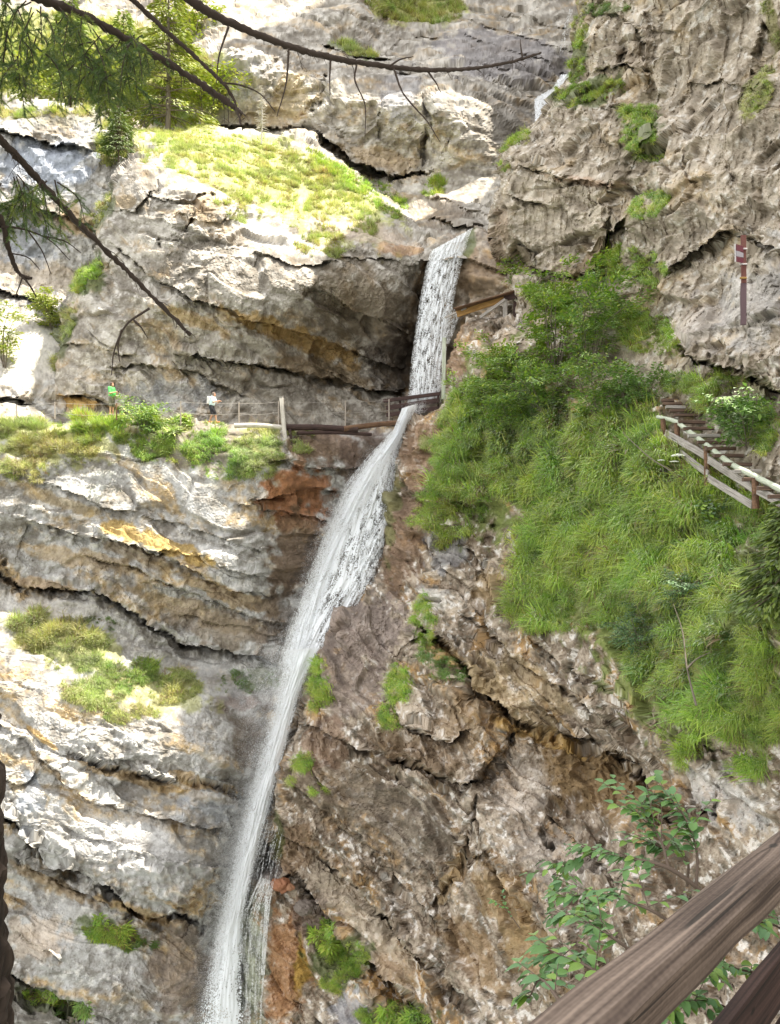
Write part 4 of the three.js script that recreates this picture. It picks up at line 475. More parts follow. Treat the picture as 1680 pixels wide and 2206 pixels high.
sow('grass', 'long lush green grass covering the slope below the stairs', 'grass', [
  { m: 'M6', e: [1320, 1060, 230, 150, 22], n: 2604, len: 0.72 }, { m: 'M6', e: [1250, 1230, 140, 130, 10], n: 1612, len: 0.72 }, { m: 'M6', e: [1430, 1230, 170, 120, 25], n: 1612, len: 0.65 }, { m: 'M6', e: [1080, 950, 130, 130, 10], n: 1364, len: 0.72 }, { m: 'M6', e: [985, 1080, 55, 110, 15], n: 930, len: 0.72 }, { m: 'M6', e: [1000, 930, 60, 110, 15], n: 744, len: 0.65 },
  { m: 'M6', e: [1500, 1430, 180, 110, 30], n: 1612, len: 0.52 }, { m: 'M6', e: [1620, 1330, 100, 160, 10], n: 1116, len: 0.46 }, { m: 'M6', e: [1620, 1520, 100, 80, 10], n: 806, len: 0.43 }, { m: 'M6', e: [1180, 1130, 60, 120, 20], n: 558, len: 0.72 }, { m: 'M6', e: [1560, 1080, 120, 60, 30], n: 682, len: 0.58 }, { m: 'M6', e: [1150, 1310, 60, 50, 10], n: 434, len: 0.72 },
  { m: 'M6', e: [1400, 900, 60, 60, 40], n: 434, len: 0.65 }, { m: 'M6', e: [1640, 1640, 60, 30], n: 99, len: 0.43, gap: 0.1 }, { m: 'M6', e: [1480, 1600, 60, 40, 30], n: 99, len: 0.43, gap: 0.1 }, { m: 'M6', e: [1240, 1000, 200, 120, 20], n: 1100, len: 0.5, kind: 'leafy' }, { m: 'M6', e: [1380, 1150, 200, 160, 20], n: 900, len: 0.45, kind: 'leafy' }, { m: 'M6', e: [1120, 920, 120, 90, 10], n: 700, len: 0.5, kind: 'leafy', col: 'dark' }, { m: 'M6', e: [1480, 1380, 150, 120, 20], n: 434, len: 0.43, kind: 'leafy', col: 'dark' },
], 1);
sow('meadow_grass', 'sunny yellow green meadow on top of the bulging cliff', 'meadow', [
  { m: 'M2', e: [520, 340, 240, 44, 18], n: 2800, len: 0.30, kind: 'short', col: 'dry', gap: -0.4 }, { m: 'M2', e: [680, 400, 170, 50, 35], n: 2000, len: 0.29, kind: 'short', col: 'dry', gap: -0.25 }, { m: 'M2', e: [760, 395, 130, 16, 38], n: 900, len: 0.32, kind: 'short', col: 'lush', gap: -0.6 }, { m: 'M2', e: [370, 330, 100, 40, 20], n: 800, len: 0.30, kind: 'short', col: 'dry' }, { m: 'M2', e: [690, 520, 60, 40, 10], n: 420, len: 0.29, kind: 'short', col: 'dry' }, { m: 'M2', e: [500, 450, 40, 26, 30], n: 200, len: 0.29, kind: 'short', col: 'dry' }, { m: 'M2', e: [560, 420, 160, 50, 24], n: 700, len: 0.29, kind: 'short', col: 'dry', gap: 0.05 },
], 2);
sow('grass', 'sunlit dry grass along the lip of the walkway ledge', 'grass', [
  { m: 'M1', e: [70, 930, 110, 50], n: 1000, len: 0.42, col: 'dry', kind: 'short' }, { m: 'M1', e: [230, 920, 120, 36], n: 900, len: 0.45, kind: 'short' }, { m: 'M1', e: [150, 960, 60, 40], n: 300, len: 0.4, col: 'dry' }, { m: 'M1', e: [340, 950, 80, 45, 10], n: 700, len: 0.45 }, { m: 'M1', e: [430, 930, 60, 25], n: 260, len: 0.4 }, { m: 'M1', e: [470, 990, 80, 40, 20], n: 450, len: 0.4 }, { m: 'M1', e: [555, 975, 60, 55], n: 700, len: 0.42, col: 'dry' }, { m: 'M1', e: [60, 1010, 70, 30], n: 260, len: 0.36, col: 'dry' }, { m: 'M1', e: [350, 920, 50, 24], n: 200, len: 0.5, kind: 'leafy' }, { m: 'M1', e: [650, 950, 40, 25], n: 140, len: 0.35, col: 'dry' },
], 3);
sow('grass', 'sunlit grass clumps on the pale middle ledge', 'grass', [
  { m: 'M1', e: [130, 1370, 110, 50, 15], n: 1000, len: 0.42, col: 'dry', kind: 'short' }, { m: 'M1', e: [180, 1430, 120, 30, 20], n: 500, len: 0.4, col: 'dry' }, { m: 'M1', e: [290, 1450, 70, 40, 15], n: 600, len: 0.42 }, { m: 'M1', e: [200, 1490, 70, 36, 10], n: 500, len: 0.4, col: 'dry' }, { m: 'M1', e: [370, 1475, 60, 34, 5], n: 450, len: 0.4, col: 'dry' }, { m: 'M1', e: [280, 1530, 60, 22], n: 240, len: 0.36, col: 'dry' }, { m: 'M1', e: [210, 1345, 40, 18], n: 120, len: 0.35, col: 'dark' }, { m: 'M1', e: [530, 1470, 80, 26], n: 160, len: 0.3, col: 'dark', gap: 0.1 },
], 4);
sow('ground_cover', 'green herbs growing on the low left ledge', 'plants', [
  { m: 'M1', e: [230, 2005, 75, 24, 20], n: 380, len: 0.3, kind: 'leafy' }, { m: 'M1', e: [300, 2035, 40, 14], n: 90, len: 0.28, kind: 'leafy', col: 'dark' }, { m: 'M1', e: [90, 2145, 40, 18, 20], n: 120, len: 0.3, kind: 'leafy' }, { m: 'M1', e: [160, 2170, 40, 14], n: 70, len: 0.3, kind: 'leafy', col: 'dark' },
], 5);
sow('ground_cover', 'green herbs and moss at the foot of the brown slab', 'plants', [
  { m: 'M6', e: [700, 2010, 40, 30, 30], n: 300, len: 0.3, kind: 'leafy' }, { m: 'M6', e: [745, 2060, 55, 40, 20], n: 420, len: 0.3 }, { m: 'M6', e: [730, 2110, 40, 26], n: 260, len: 0.3 }, { m: 'M6', e: [860, 2195, 70, 30], n: 300, len: 0.3, kind: 'leafy' }, { m: 'M6', e: [810, 2190, 40, 26], n: 200, len: 0.3 },
], 6);
sow('grass', 'green grass on the ledges of the beige cliff', 'grass', [
  { m: 'M5', e: [1260, 200, 90, 18, -12], n: 700, len: 0.3 }, { m: 'M5', e: [1242, 130, 18, 50, 10], n: 350, len: 0.3 }, { m: 'M5', e: [1300, 20, 60, 12], n: 120, len: 0.3, col: 'dark' }, { m: 'M5', e: [1250, 40, 14, 40], n: 120, len: 0.3, col: 'dry' }, { m: 'M5', e: [1340, 560, 40, 40, -30], n: 180, len: 0.35 }, { m: 'M5', e: [1500, 850, 80, 36, 20], n: 600, len: 0.4 }, { m: 'M5', e: [1400, 720, 90, 40, 30], n: 600, len: 0.4 }, { m: 'M5', e: [1640, 930, 50, 60], n: 500, len: 0.32 }, { m: 'M5', e: [1580, 900, 40, 60], n: 260, len: 0.32, kind: 'leafy', col: 'dark' }, { m: 'M5', e: [1110, 300, 40, 14, -40], n: 160, len: 0.35 }, { m: 'M5', e: [1080, 360, 14, 10], n: 50, len: 0.3 }, { m: 'M5', e: [1655, 60, 14, 60], n: 120, len: 0.22, col: 'dry' }, { m: 'M5', e: [1570, 820, 40, 20], n: 140, len: 0.3 },
  { m: 'M5', e: [1180, 640, 60, 24], n: 160, len: 0.4, kind: 'leafy' },
], 7);
sow('meadow_grass', 'bright sunny meadow far up above the stepped grey beds', 'meadow', [
  { m: 'M4', e: [895, 10, 110, 42, 5], n: 1500, len: 0.6, kind: 'short', col: 'dry', gap: -0.5 }, { m: 'M4', e: [760, 108, 60, 14, 20], n: 350, len: 0.5, kind: 'short', col: 'dry' }, { m: 'M4', e: [390, 190, 100, 80], n: 1200, len: 0.7, kind: 'short', col: 'dry', gap: -0.3 }, { m: 'M4', e: [120, 120, 250, 90], n: 2600, len: 0.7, kind: 'short', col: 'dry', gap: -0.4 }, { m: 'M4', e: [930, 400, 30, 26], n: 120, len: 0.4, kind: 'short' }, { m: 'M4', e: [830, 420, 60, 20, 30], n: 160, len: 0.4, kind: 'short' }, { m: 'M3', e: [100, 240, 180, 12], n: 300, len: 0.5, kind: 'short', col: 'dry' }, { m: 'M3', e: [250, 300, 40, 60, 20], n: 300, len: 0.5, kind: 'short', col: 'dry' },
], 8);
sow('grass', 'pale green grass fringe on the left shoulder of the bulge', 'grass', [
  { m: 'M2', e: [185, 590, 34, 44, 20], n: 420, len: 0.45 }, { m: 'M2', e: [150, 690, 16, 40, 20], n: 160, len: 0.4, col: 'dry' }, { m: 'M2', e: [110, 770, 16, 60, 20], n: 220, len: 0.4, col: 'dry' }, { m: 'M2', e: [215, 450, 12, 44, 25], n: 150, len: 0.4, col: 'dry' }, { m: 'M2', e: [90, 850, 16, 20], n: 60, len: 0.4 },
], 9);
// single tussocks that stand out on bare rock
const tussock = (label, m, e, n, len, col = 'lush') => {
  const r = rng(Math.round(e[0] * 7 + e[1])), gs = [], c = new THREE.Color();
  for (const p of sowPoints([{ m, e, n, gap: -2 }], Math.round(e[0]))) {
    const g = longTufts[Math.floor(p.r * 3)].clone().applyMatrix4(tuftMatrix(p.h, len, r, 0.45)), pal = GRASSES[col], a = pal[Math.floor(r() * pal.length)], v = 0.8 + 0.4 * r(), k = g.attributes.position.count, A = new Float32Array(k * 3);
    for (let i = 0; i < k; i++) { A[i * 3] = a[0] * v; A[i * 3 + 1] = a[1] * v; A[i * 3 + 2] = a[2] * v; }
    g.setAttribute('color', new THREE.BufferAttribute(A, 3)); gs.push(g);
  }
  if (gs.length) { const m2 = new THREE.Mesh(mergeGeometries(gs), leafVertexMaterial); add(m2, 'grass_tussock', label, 'grass tussock', 'grass tussocks hanging on bare rock'); }
};
tussock('long drooping green tussock on the brown pillar beside the free fall', 'M6', [690, 1475, 25, 60], 135, 0.5);
tussock('round green tussock low on the dark pillar edge', 'M6', [655, 1640, 21, 23], 67, 0.4);
tussock('drooping tussock below the white boulder face above dark crack', 'M6', [862, 1475, 32, 44], 135, 0.5);
tussock('short tussock just under the drooping one above dark crack', 'M6', [845, 1550, 25, 23], 67, 0.4);
tussock('tall narrow grass strip in the cleft between pale rock faces', 'M6', [915, 1345, 25, 68], 165, 0.45);
tussock('spreading tussock at the head of the diagonal overhang', 'M6', [950, 1440, 50, 23, 30], 120, 0.4, 'dark');
tussock('tiny tussock on pillar under the round tussock', 'M6', [685, 1700, 15, 12], 21, 0.35);
tussock('small tuft right at the wet edge of the pillar', 'M6', [634, 1684, 8, 10], 24, 0.35, 'dry');
tussock('small hanging tuft beside the lip of the lower cascade', 'M6', [912, 945, 10, 23], 33, 0.45, 'dry');
tussock('narrow hanging tuft next to the cascade lip tuft', 'M6', [940, 975, 11, 34], 42, 0.45);
tussock('grass strip hanging left of the big shrubs', 'M6', [968, 890, 18, 60, 8], 105, 0.45);
tussock('dark leafy tuft hanging over the rusty pillar face', 'M6', [905, 1095, 22, 39, 20], 60, 0.4);
tussock('blue green tussock hanging under the mossy ledge of the beige cliff', 'M5', [1372, 240, 40, 29], 135, 0.4);
tussock('mossy green tussock below the blue green one on beige cliff', 'M5', [1388, 305, 40, 42], 165, 0.35);
tussock('bright tussock in the niche above the cracked beige block', 'M5', [1403, 440, 42, 29, -15], 135, 0.4);
tussock('bright tussock on the knob below the beige niche', 'M5', [1398, 578, 38, 31], 120, 0.4);
tussock('long green tussock where beige wall meets the shrubs', 'M5', [1360, 690, 42, 34], 120, 0.45);
tussock('olive tussock streak on the outermost beige wall', 'M5', [1640, 205, 28, 65, 12], 165, 0.28, 'dry');
tussock('small tuft on the crest edge of the beige block', 'M5', [1130, 300, 9, 8], 27, 0.4, 'dry');

// ---------------------------------------------------------------- shrubs and trees
function taperTube(pts, r0, r1, radial = 6, per = 4) {
  const cv = new THREE.CatmullRomCurve3(pts), n = Math.max(2, (pts.length - 1) * per), P = [], I = [], N = []; let side = V(0, 0, 1);
  for (let k = 0; k <= n; k++) {
    const p = cv.getPoint(k / n), t = cv.getTangent(k / n); side = V().crossVectors(t, Math.abs(t.y) > 0.9 ? V(1, 0, 0) : V(0, 1, 0)).normalize(); const b = V().crossVectors(t, side), r = lerp(r0, r1, k / n);
    for (let a = 0; a < radial; a++) { const c = Math.cos(a / radial * 6.2832), s = Math.sin(a / radial * 6.2832), d = V().addScaledVector(side, c).addScaledVector(b, s); P.push(p.x + d.x * r, p.y + d.y * r, p.z + d.z * r); N.push(d.x, d.y, d.z); if (k) { const q = k * radial + a, q2 = k * radial + (a + 1) % radial; I.push(q - radial, q2 - radial, q2, q - radial, q2, q); } }
  }
  const g = new THREE.BufferGeometry(); g.setAttribute('position', new THREE.Float32BufferAttribute(P, 3)); g.setAttribute('normal', new THREE.Float32BufferAttribute(N, 3)); g.setIndex(I); return g;
}
const barkMaterial = new THREE.MeshStandardMaterial({ color: new THREE.Color(0.115, 0.085, 0.06), roughness: 0.95 }), greyBark = new THREE.MeshStandardMaterial({ color: new THREE.Color(0.17, 0.14, 0.11), roughness: 0.9 });
function leaves(list) { // list of {p, dir, n, l, w, c}: one folded leaf each
  const P = [], C = [], I = [], s = V(), q = V();
  for (const { p, dir, n, l, w, c } of list) {
    s.crossVectors(dir, n).normalize(); const b = P.length / 3; q.crossVectors(s, dir).normalize();
    const put = (u, v, h) => { P.push(p.x + dir.x * u * l + s.x * v * w + q.x * h * w, p.y + dir.y * u * l + s.y * v * w + q.y * h * w, p.z + dir.z * u * l + s.z * v * w + q.z * h * w); C.push(...c); };
    put(0, 0, 0); put(0.45, -0.5, 0.14); put(0.45, 0.5, 0.14); put(0.5, 0, 0); put(1, 0, -0.15);
    I.push(b, b + 3, b + 1, b, b + 2, b + 3, b + 1, b + 3, b + 4, b + 3, b + 2, b + 4);
  }
  const g = new THREE.BufferGeometry(); g.setAttribute('position', new THREE.Float32BufferAttribute(P, 3)); g.setAttribute('color', new THREE.Float32BufferAttribute(C, 3)); g.setIndex(I); g.computeVertexNormals(); return g;
}
function shrub(name, label, category, base, h, rad, nStems, nLeaves, leaf, cols, seed, lean = V(0, 0, 0.3), group) {
  const r = rng(seed), root = new THREE.Group(), tubes = [], L = [];
  for (let k = 0; k < nStems; k++) {
    const a = r() * 6.2832, out = rad * (0.3 + 0.75 * r()), top = V(Math.cos(a) * out, h * (0.5 + 0.55 * r()), Math.sin(a) * out).addScaledVector(lean, h), mid = top.clone().multiplyScalar(0.5).add(V((r() - 0.5) * rad * 0.4, h * 0.12, (r() - 0.5) * rad * 0.4));
    const pts = [V((r() - 0.5) * 0.15, -0.25, (r() - 0.5) * 0.15), mid, top]; tubes.push(taperTube(pts, 0.016 * h / 2, 0.005, 5, 4)); const cv = new THREE.CatmullRomCurve3(pts);
    const twigs = 7;
    for (let t = 0; t < twigs; t++) {
      const f = 0.15 + 0.85 * (t + r()) / twigs, o = cv.getPoint(f), td = V(r() - 0.5, 0.25 * r() - 0.08, r() - 0.5).normalize().multiplyScalar(rad * (0.35 + 0.4 * r())), e = o.clone().add(td); tubes.push(taperTube([o, o.clone().lerp(e, 0.5).add(V(0, 0.04, 0)), e], 0.007, 0.003, 4, 2));
      const m = Math.round(2.3 * nLeaves / nStems / twigs);
      for (let q = 0; q < m; q++) {
        const g = Math.sqrt(r()), p = o.clone().addScaledVector(td, g).add(V((r() - 0.5) * leaf * 3.4, (r() - 0.5) * leaf * 1.6, (r() - 0.5) * leaf * 3.4)), dir = td.clone().normalize().add(V((r() - 0.5) * 1.6, (r() - 0.7) * 0.7, (r() - 0.5) * 1.6)).normalize(), n = V((r() - 0.5) * 0.9, 1, (r() - 0.5) * 0.9).normalize(), c0 = cols[Math.floor(r() * cols.length)], v = 0.75 + 0.5 * r(), s = leaf * (0.6 + 0.8 * r());
        L.push({ p, dir, n, l: s, w: s * 0.55, c: [c0[0] * v, c0[1] * v, c0[2] * v] });
      }
    }
  }
  part(root, 'stem', mergeGeometries(tubes), greyBark); part(root, 'foliage', leaves(L), leafVertexMaterial);
  root.position.copy(base); return add(root, name, label, category, group);
}
const FRESH = [[0.34, 0.50, 0.04], [0.27, 0.44, 0.035], [0.42, 0.50, 0.05], [0.20, 0.34, 0.03]], MID = [[0.18, 0.34, 0.05], [0.24, 0.40, 0.05], [0.13, 0.26, 0.035]], BLUISH = [[0.10, 0.21, 0.06], [0.13, 0.26, 0.07], [0.08, 0.16, 0.05]], SUNNY = [[0.38, 0.46, 0.04], [0.30, 0.40, 0.04], [0.46, 0.47, 0.08]];
const on = (m, x, y) => masses[m].at(x, y).p;
const S1 = 'shrubs on the slope below the beige cliff';
shrub('leafy_shrub', 'light green shrub growing below the wooden ramp', 'shrub', on('M6', 1105, 835), 2.3, 1.9, 9, 2000, 0.16, FRESH, 21, V(-0.05, 0, 0.3), S1);
shrub('leafy_shrub', 'tallest light green shrub right of the wooden ramp', 'shrub', on('M6', 1195, 815), 5.0, 2.1, 10, 3000, 0.17, FRESH, 22, V(0.12, 0, 0.15), S1);
shrub('leafy_shrub', 'green shrub against the foot of the beige cliff', 'shrub', on('M6', 1280, 820), 4.0, 1.9, 9, 2200, 0.16, MID.concat(FRESH), 23, V(0.05, 0, 0.2), S1);
shrub('leafy_shrub', 'broad shrub in the middle of the grassy slope top', 'shrub', on('M6', 1180, 890), 2.6, 2.2, 9, 2200, 0.15, MID.concat(FRESH), 24, V(0, 0, 0.25), S1);
shrub('leafy_shrub', 'spreading bright shrub low on the grass strip side', 'shrub', on('M6', 1105, 930), 1.9, 1.7, 8, 1500, 0.14, FRESH.concat(MID), 50, V(-0.1, 0, 0.3), S1);
shrub('leafy_shrub', 'dense mid green shrub left of the stair top shrub', 'shrub', on('M6', 1290, 905), 2.3, 1.6, 8, 1600, 0.14, MID.concat(FRESH), 51, V(0, 0, 0.3), S1);
shrub('leafy_shrub', 'dark green shrub just beside the top of the stairs', 'shrub', on('M6', 1352, 905), 2.2, 1.2, 7, 1300, 0.13, MID, 25, V(0, 0, 0.2), S1);
shrub('leafy_shrub', 'yellow green low shrub at the rock pillar top', 'shrub', on('M6', 1040, 880), 1.6, 1.5, 6, 900, 0.15, FRESH, 26, V(-0.2, 0, 0.25), S1);
shrub('leafy_shrub', 'bluish green shrub hanging at the lower rim of the grass slope', 'shrub', on('M6', 1380, 1400), 1.7, 1.1, 7, 1200, 0.10, BLUISH, 27, V(-0.1, -0.1, 0.4), S1);
shrub('leafy_shrub', 'small bluish shrub under the leaning bare stem', 'shrub', on('M6', 1480, 1330), 1.4, 0.9, 6, 800, 0.09, BLUISH, 28, V(0, -0.1, 0.4), S1);
shrub('leafy_shrub', 'sapling with green leaves growing from wet brown rock', 'shrub', on('M5', 1108, 612), 1.4, 0.6, 4, 200, 0.16, FRESH, 29, V(-0.1, 0, 0.2), S1);
shrub('leafy_shrub', 'dark leafy shrub against the rock right of the stairs', 'shrub', on('M5', 1625, 960), 1.6, 0.9, 6, 700, 0.15, MID, 30, V(-0.15, 0, 0.3), S1);
shrub('leafy_shrub', 'green shrub on the walkway rim below the man in green', 'shrub', on('M1', 310, 930), 1.7, 1.3, 7, 900, 0.15, MID.concat(FRESH), 31, V(0, -0.1, 0.35));
shrub('leafy_shrub', 'bright sunlit shrub in the gap left of the bulging cliff', 'shrub', on('M3', 112, 705), 2.9, 1.3, 6, 900, 0.2, SUNNY, 32, V(0, 0, 0.2));
shrub('leafy_shrub', 'yellow green sunlit bush on the white background slope', 'shrub', on('M3', 10, 790), 4.0, 1.2, 6, 800, 0.2, SUNNY, 33, V(0, 0, 0.2));
const S2 = 'sunlit trees on the far slope above the blue grey wall';
shrub('leafy_tree', 'sunny yellow green tree right of the tall sunlit spruce', 'tree', W(440, 268, 72), 5.5, 2.4, 7, 900, 0.32, SUNNY, 35, V(0, 0, 0), S2);
shrub('leafy_tree', 'sunny low tree between the two lit spruces', 'tree', W(312, 268, 71), 4.5, 2.2, 7, 900, 0.3, SUNNY, 36, V(0, 0, 0), S2);
shrub('leafy_tree', 'round sunny tree above the crest of the blue grey wall', 'tree', W(215, 232, 75), 5, 2.6, 7, 900, 0.32, SUNNY, 37, V(0, 0, 0), S2);
shrub('leafy_tree', 'sunny tree glimpsed through the hanging needles', 'tree', W(70, 224, 76), 5, 2.8, 7, 900, 0.32, SUNNY, 38, V(0, 0, 0), S2);
shrub('leafy_tree', 'tall sunny tree on the upper slope behind the spruces', 'tree', W(420, 130, 86), 7, 2.6, 7, 900, 0.36, SUNNY, 39, V(0, 0, 0), S2);
shrub('broadleaf_herb', 'big leaved green herb in front of the stair railing foot', 'herb', on('M6', 1545, 1105), 0.5, 0.7, 6, 160, 0.20, BLUISH.concat(FRESH), 34, V(-0.1, 0, 0.2));

function spruce(name, label, base, h, rad, cols, seed, from, density, trunkMat) {
  const r = rng(seed), root = new THREE.Group(), tubes = [], L = []; root.position.copy(base);
  part(root, 'trunk', taperTube([V(0, -0.6, 0), V(0.05, h * 0.5, 0), V(0, h, 0)], 0.018 * h, 0.012, 7, 5), trunkMat ?? barkMaterial);
  for (let y = h * 0.08; y < h * 0.98; y += h * 0.028) for (let k = 0; k < 5; k++) {
    const f = y / h, a = r() * 6.2832, l = rad * (1 - f) ** 0.8 * (0.65 + 0.5 * r()) + 0.15, e = V(Math.cos(a) * l, -l * (0.28 - 0.3 * f), Math.sin(a) * l); const o = V(0, y, 0), m = o.clone().addScaledVector(e, 0.5).add(V(0, l * 0.06, 0)), tip = o.clone().add(e);
    tubes.push(taperTube([o, m, tip], 0.02 + 0.012 * l, 0.005, 4, 2)); if (f < from && r() > 0.25) continue;
    const cv = new THREE.CatmullRomCurve3([o, m, tip]), n = Math.round(density * l * 14);
    for (let q = 0; q < n; q++) {
      const t = 0.2 + 0.8 * Math.sqrt(r()), p = cv.getPoint(t), sd = V(-Math.sin(a), 0, Math.cos(a)).multiplyScalar(r() < 0.5 ? 1 : -1), w = l * 0.3 * (1.15 - t) + 0.08; p.addScaledVector(sd, w * r() * 1.3); p.y -= 0.12 * r() * l; p.x += (r() - 0.5) * 0.1; p.z += (r() - 0.5) * 0.1;
      const dir = e.clone().normalize().addScaledVector(sd, 0.8 * r()).add(V(0, -0.6 * r(), 0)).normalize(), c = cols[Math.floor(r() * cols.length)], v = 0.7 + 0.6 * r(), s = (0.14 + 0.16 * r()) * Math.min(1.3, 0.5 + h / 12);
      L.push({ p, dir, n: V(r() - 0.5, 0.7, r() - 0.5).normalize(), l: s * 1.5, w: s * 0.42, c: [c[0] * v, c[1] * v, c[2] * v] });
    }
  }
  const br = part(root, 'branches', mergeGeometries(tubes), trunkMat ?? barkMaterial); br.userData.kind = 'stuff'; if (L.length) part(root, 'crown', leaves(L), leafVertexMaterial);
  return add(root, name, label, 'tree');
}
spruce('spruce_tree', 'sunlit yellow green spruce with bare pale lower branches behind the meadow', W(362, 276, 70), 12.5, 3.6, [[0.36, 0.42, 0.05], [0.28, 0.36, 0.04], [0.44, 0.44, 0.09]], 41, 0.3, 2.2, greyBark);
spruce('spruce_tree', 'shorter lit spruce left of the tall yellow green spruce', W(265, 262, 74), 9, 2.6, [[0.32, 0.40, 0.05], [0.24, 0.32, 0.04]], 42, 0.15, 1.8);
spruce('spruce_tree', 'dark young spruce hidden behind the near hanging needles', W(150, 232, 78), 10, 2.8, [[0.22, 0.30, 0.04], [0.28, 0.36, 0.05]], 43, 0.1, 1.6);
spruce('dead_spruce', 'small bleached dead tree standing on the meadow crest', W(563, 292, 66), 3.6, 0.55, [[0.4, 0.38, 0.34]], 44, 2, 0, new THREE.MeshStandardMaterial({ color: new THREE.Color(0.5, 0.47, 0.42), roughness: 0.9 }));
spruce('young_spruce', 'young dark green spruce at the foot of the stair railing', on('M6', 1690, 1270).add(V(0.2, -0.3, 0.2)), 2.3, 1.3, [[0.16, 0.24, 0.02], [0.21, 0.28, 0.025], [0.10, 0.16, 0.02]], 45, 0, 3.2);
spruce('young_spruce', 'small yellow green spruce peeking over the meadow rim', W(255, 330, 62), 3.2, 1.2, [[0.17, 0.25, 0.03]], 46, 0, 2);

// ---------------------------------------------------------------- timber
const woodTextures = {};
function woodTexture(key, a, b, seed, knots) { // weathered grain along u
  if (woodTextures[key]) return woodTextures[key];
  const w = 1024, h = 512, d = new Uint8Array(w * h * 4), r = rng(seed), K2 = [...Array(knots)].map(() => [r() * w, r() * h, 8 + 14 * r()]);
  for (let y = 0; y < h; y++) for (let x = 0; x < w; x++) {
    let yy = y, dark = 0; for (const [kx, ky, kr] of K2) { const dx = (x - kx) * 1.2, dy = y - ky, q = Math.hypot(dx, dy); if (q < kr * 5) { yy += Math.sign(dy) * kr * Math.exp(-q / kr); dark = Math.max(dark, sstep(kr * 0.9, kr * 0.3, q)); } }
    const g = 0.5 + 0.45 * noise(x * 0.002, yy * 0.035, seed) + 0.5 * noise(x * 0.003, yy * 0.085, seed + 5) + 0.35 * noise(x * 0.006, yy * 0.17, seed + 9) + 0.15 * noise(x * 0.2, yy * 0.12, seed + 3), cr = sstep(0.36, 0.44, noise(x * 0.003, yy * 0.07, seed + 20)), st = noise(x * 0.008, y * 0.01, seed + 30);
    const t = clamp(g + 0.35 * st, 0, 1), o = (y * w + x) * 4; for (let k = 0; k < 3; k++) d[o + k] = clamp(lerp(a[k], b[k], t) * (1 - 0.45 * cr) * (1 - 0.55 * dark), 0, 255); d[o + 3] = 255;
  }
  const t = new THREE.DataTexture(d, w, h); t.wrapS = t.wrapT = THREE.RepeatWrapping; t.magFilter = THREE.LinearFilter; t.colorSpace = THREE.SRGBColorSpace; t.needsUpdate = true; return woodTextures[key] = t;
}
const wood = (key, a, b, seed, knots = 5, bump = 0.003) => { const t = woodTexture(key, a, b, seed, knots); return new THREE.MeshStandardMaterial({ map: t, bumpMap: t, bumpScale: bump, roughness: 0.85 }); };
const railWood = wood('rail', [68, 55, 48], [150, 132, 118], 3, 9, 0.004), darkWood = wood('dark', [44, 30, 27], [88, 66, 60], 8, 5), treadWood = wood('tread', [60, 44, 36], [122, 98, 82], 37, 4), greyWood = wood('grey', [120, 112, 106], [196, 190, 182], 13, 4), brownWood = wood('brown', [74, 52, 38], [138, 106, 80], 17, 5), paleWood = wood('pale', [168, 160, 148], [222, 216, 206], 19, 3), tanWood = wood('tan', [120, 86, 44], [186, 146, 88], 23, 4), mossWood = wood('moss', [150, 158, 132], [206, 210, 196], 29, 3);
// a beam between two points: section from a list of corners (y up, x across), slightly uneven along its length
function beam(a, b, w, h, { bevel = 0.12, upv = V(0, 1, 0), wob = 0.004, seg = 10, seed = 1, uvScale = 1 } = {}) {
  const dir = b.clone().sub(a), L = dir.length(); dir.normalize(); const side = V().crossVectors(dir, upv).normalize(), up = V().crossVectors(side, dir), cw = w * bevel, ch = h * bevel;
  const sec = [[-w / 2 + cw, h / 2], [w / 2 - cw, h / 2], [w / 2, h / 2 - ch], [w / 2, -h / 2 + ch], [w / 2 - cw, -h / 2], [-w / 2 + cw, -h / 2], [-w / 2, -h / 2 + ch], [-w / 2, h / 2 - ch]], n = 8, P = [], U = [], I = [];
  const girth = sec.map((p, i) => Math.hypot(sec[(i + 1) % n][0] - p[0], sec[(i + 1) % n][1] - p[1]));
  for (let f = 0; f < n; f++) { let g0 = 0; for (let q = 0; q < f; q++) g0 += girth[q]; const base = P.length / 3;
    for (let k = 0; k <= seg; k++) for (let e = 0; e < 2; e++) { const c = sec[(f + e) % n], t = k / seg, m = 1 + wob / Math.max(w, h) * 4 * noise(t * L * 2.2 + seed, ((f + e) % n) * 0.9, seed), x = c[0] * m, y = c[1] * m; const p = a.clone().addScaledVector(dir, t * L).addScaledVector(side, x).addScaledVector(up, y); P.push(p.x, p.y, p.z); U.push(t * L * uvScale * 0.3 + seed * 0.37, (g0 + (e ? girth[f] : 0)) * 2.2 * uvScale + seed * 0.21); if (k && e) { const q = base + k * 2; I.push(q - 2, q - 1, q + 1, q - 2, q + 1, q); } } }
  for (const end of [0, seg]) { const base = P.length / 3, o = end ? b : a; for (const c of sec) { const p = o.clone().addScaledVector(side, c[0]).addScaledVector(up, c[1]); P.push(p.x, p.y, p.z); U.push(c[0] * 4, c[1] * 4); } for (let k = 1; k < n - 1; k++) end ? I.push(base, base + k + 1, base + k) : I.push(base, base + k, base + k + 1); }
  const g = new THREE.BufferGeometry(); g.setAttribute('position', new THREE.Float32BufferAttribute(P, 3)); g.setAttribute('uv', new THREE.Float32BufferAttribute(U, 2)); g.setIndex(I); g.computeVertexNormals(); return g;
}
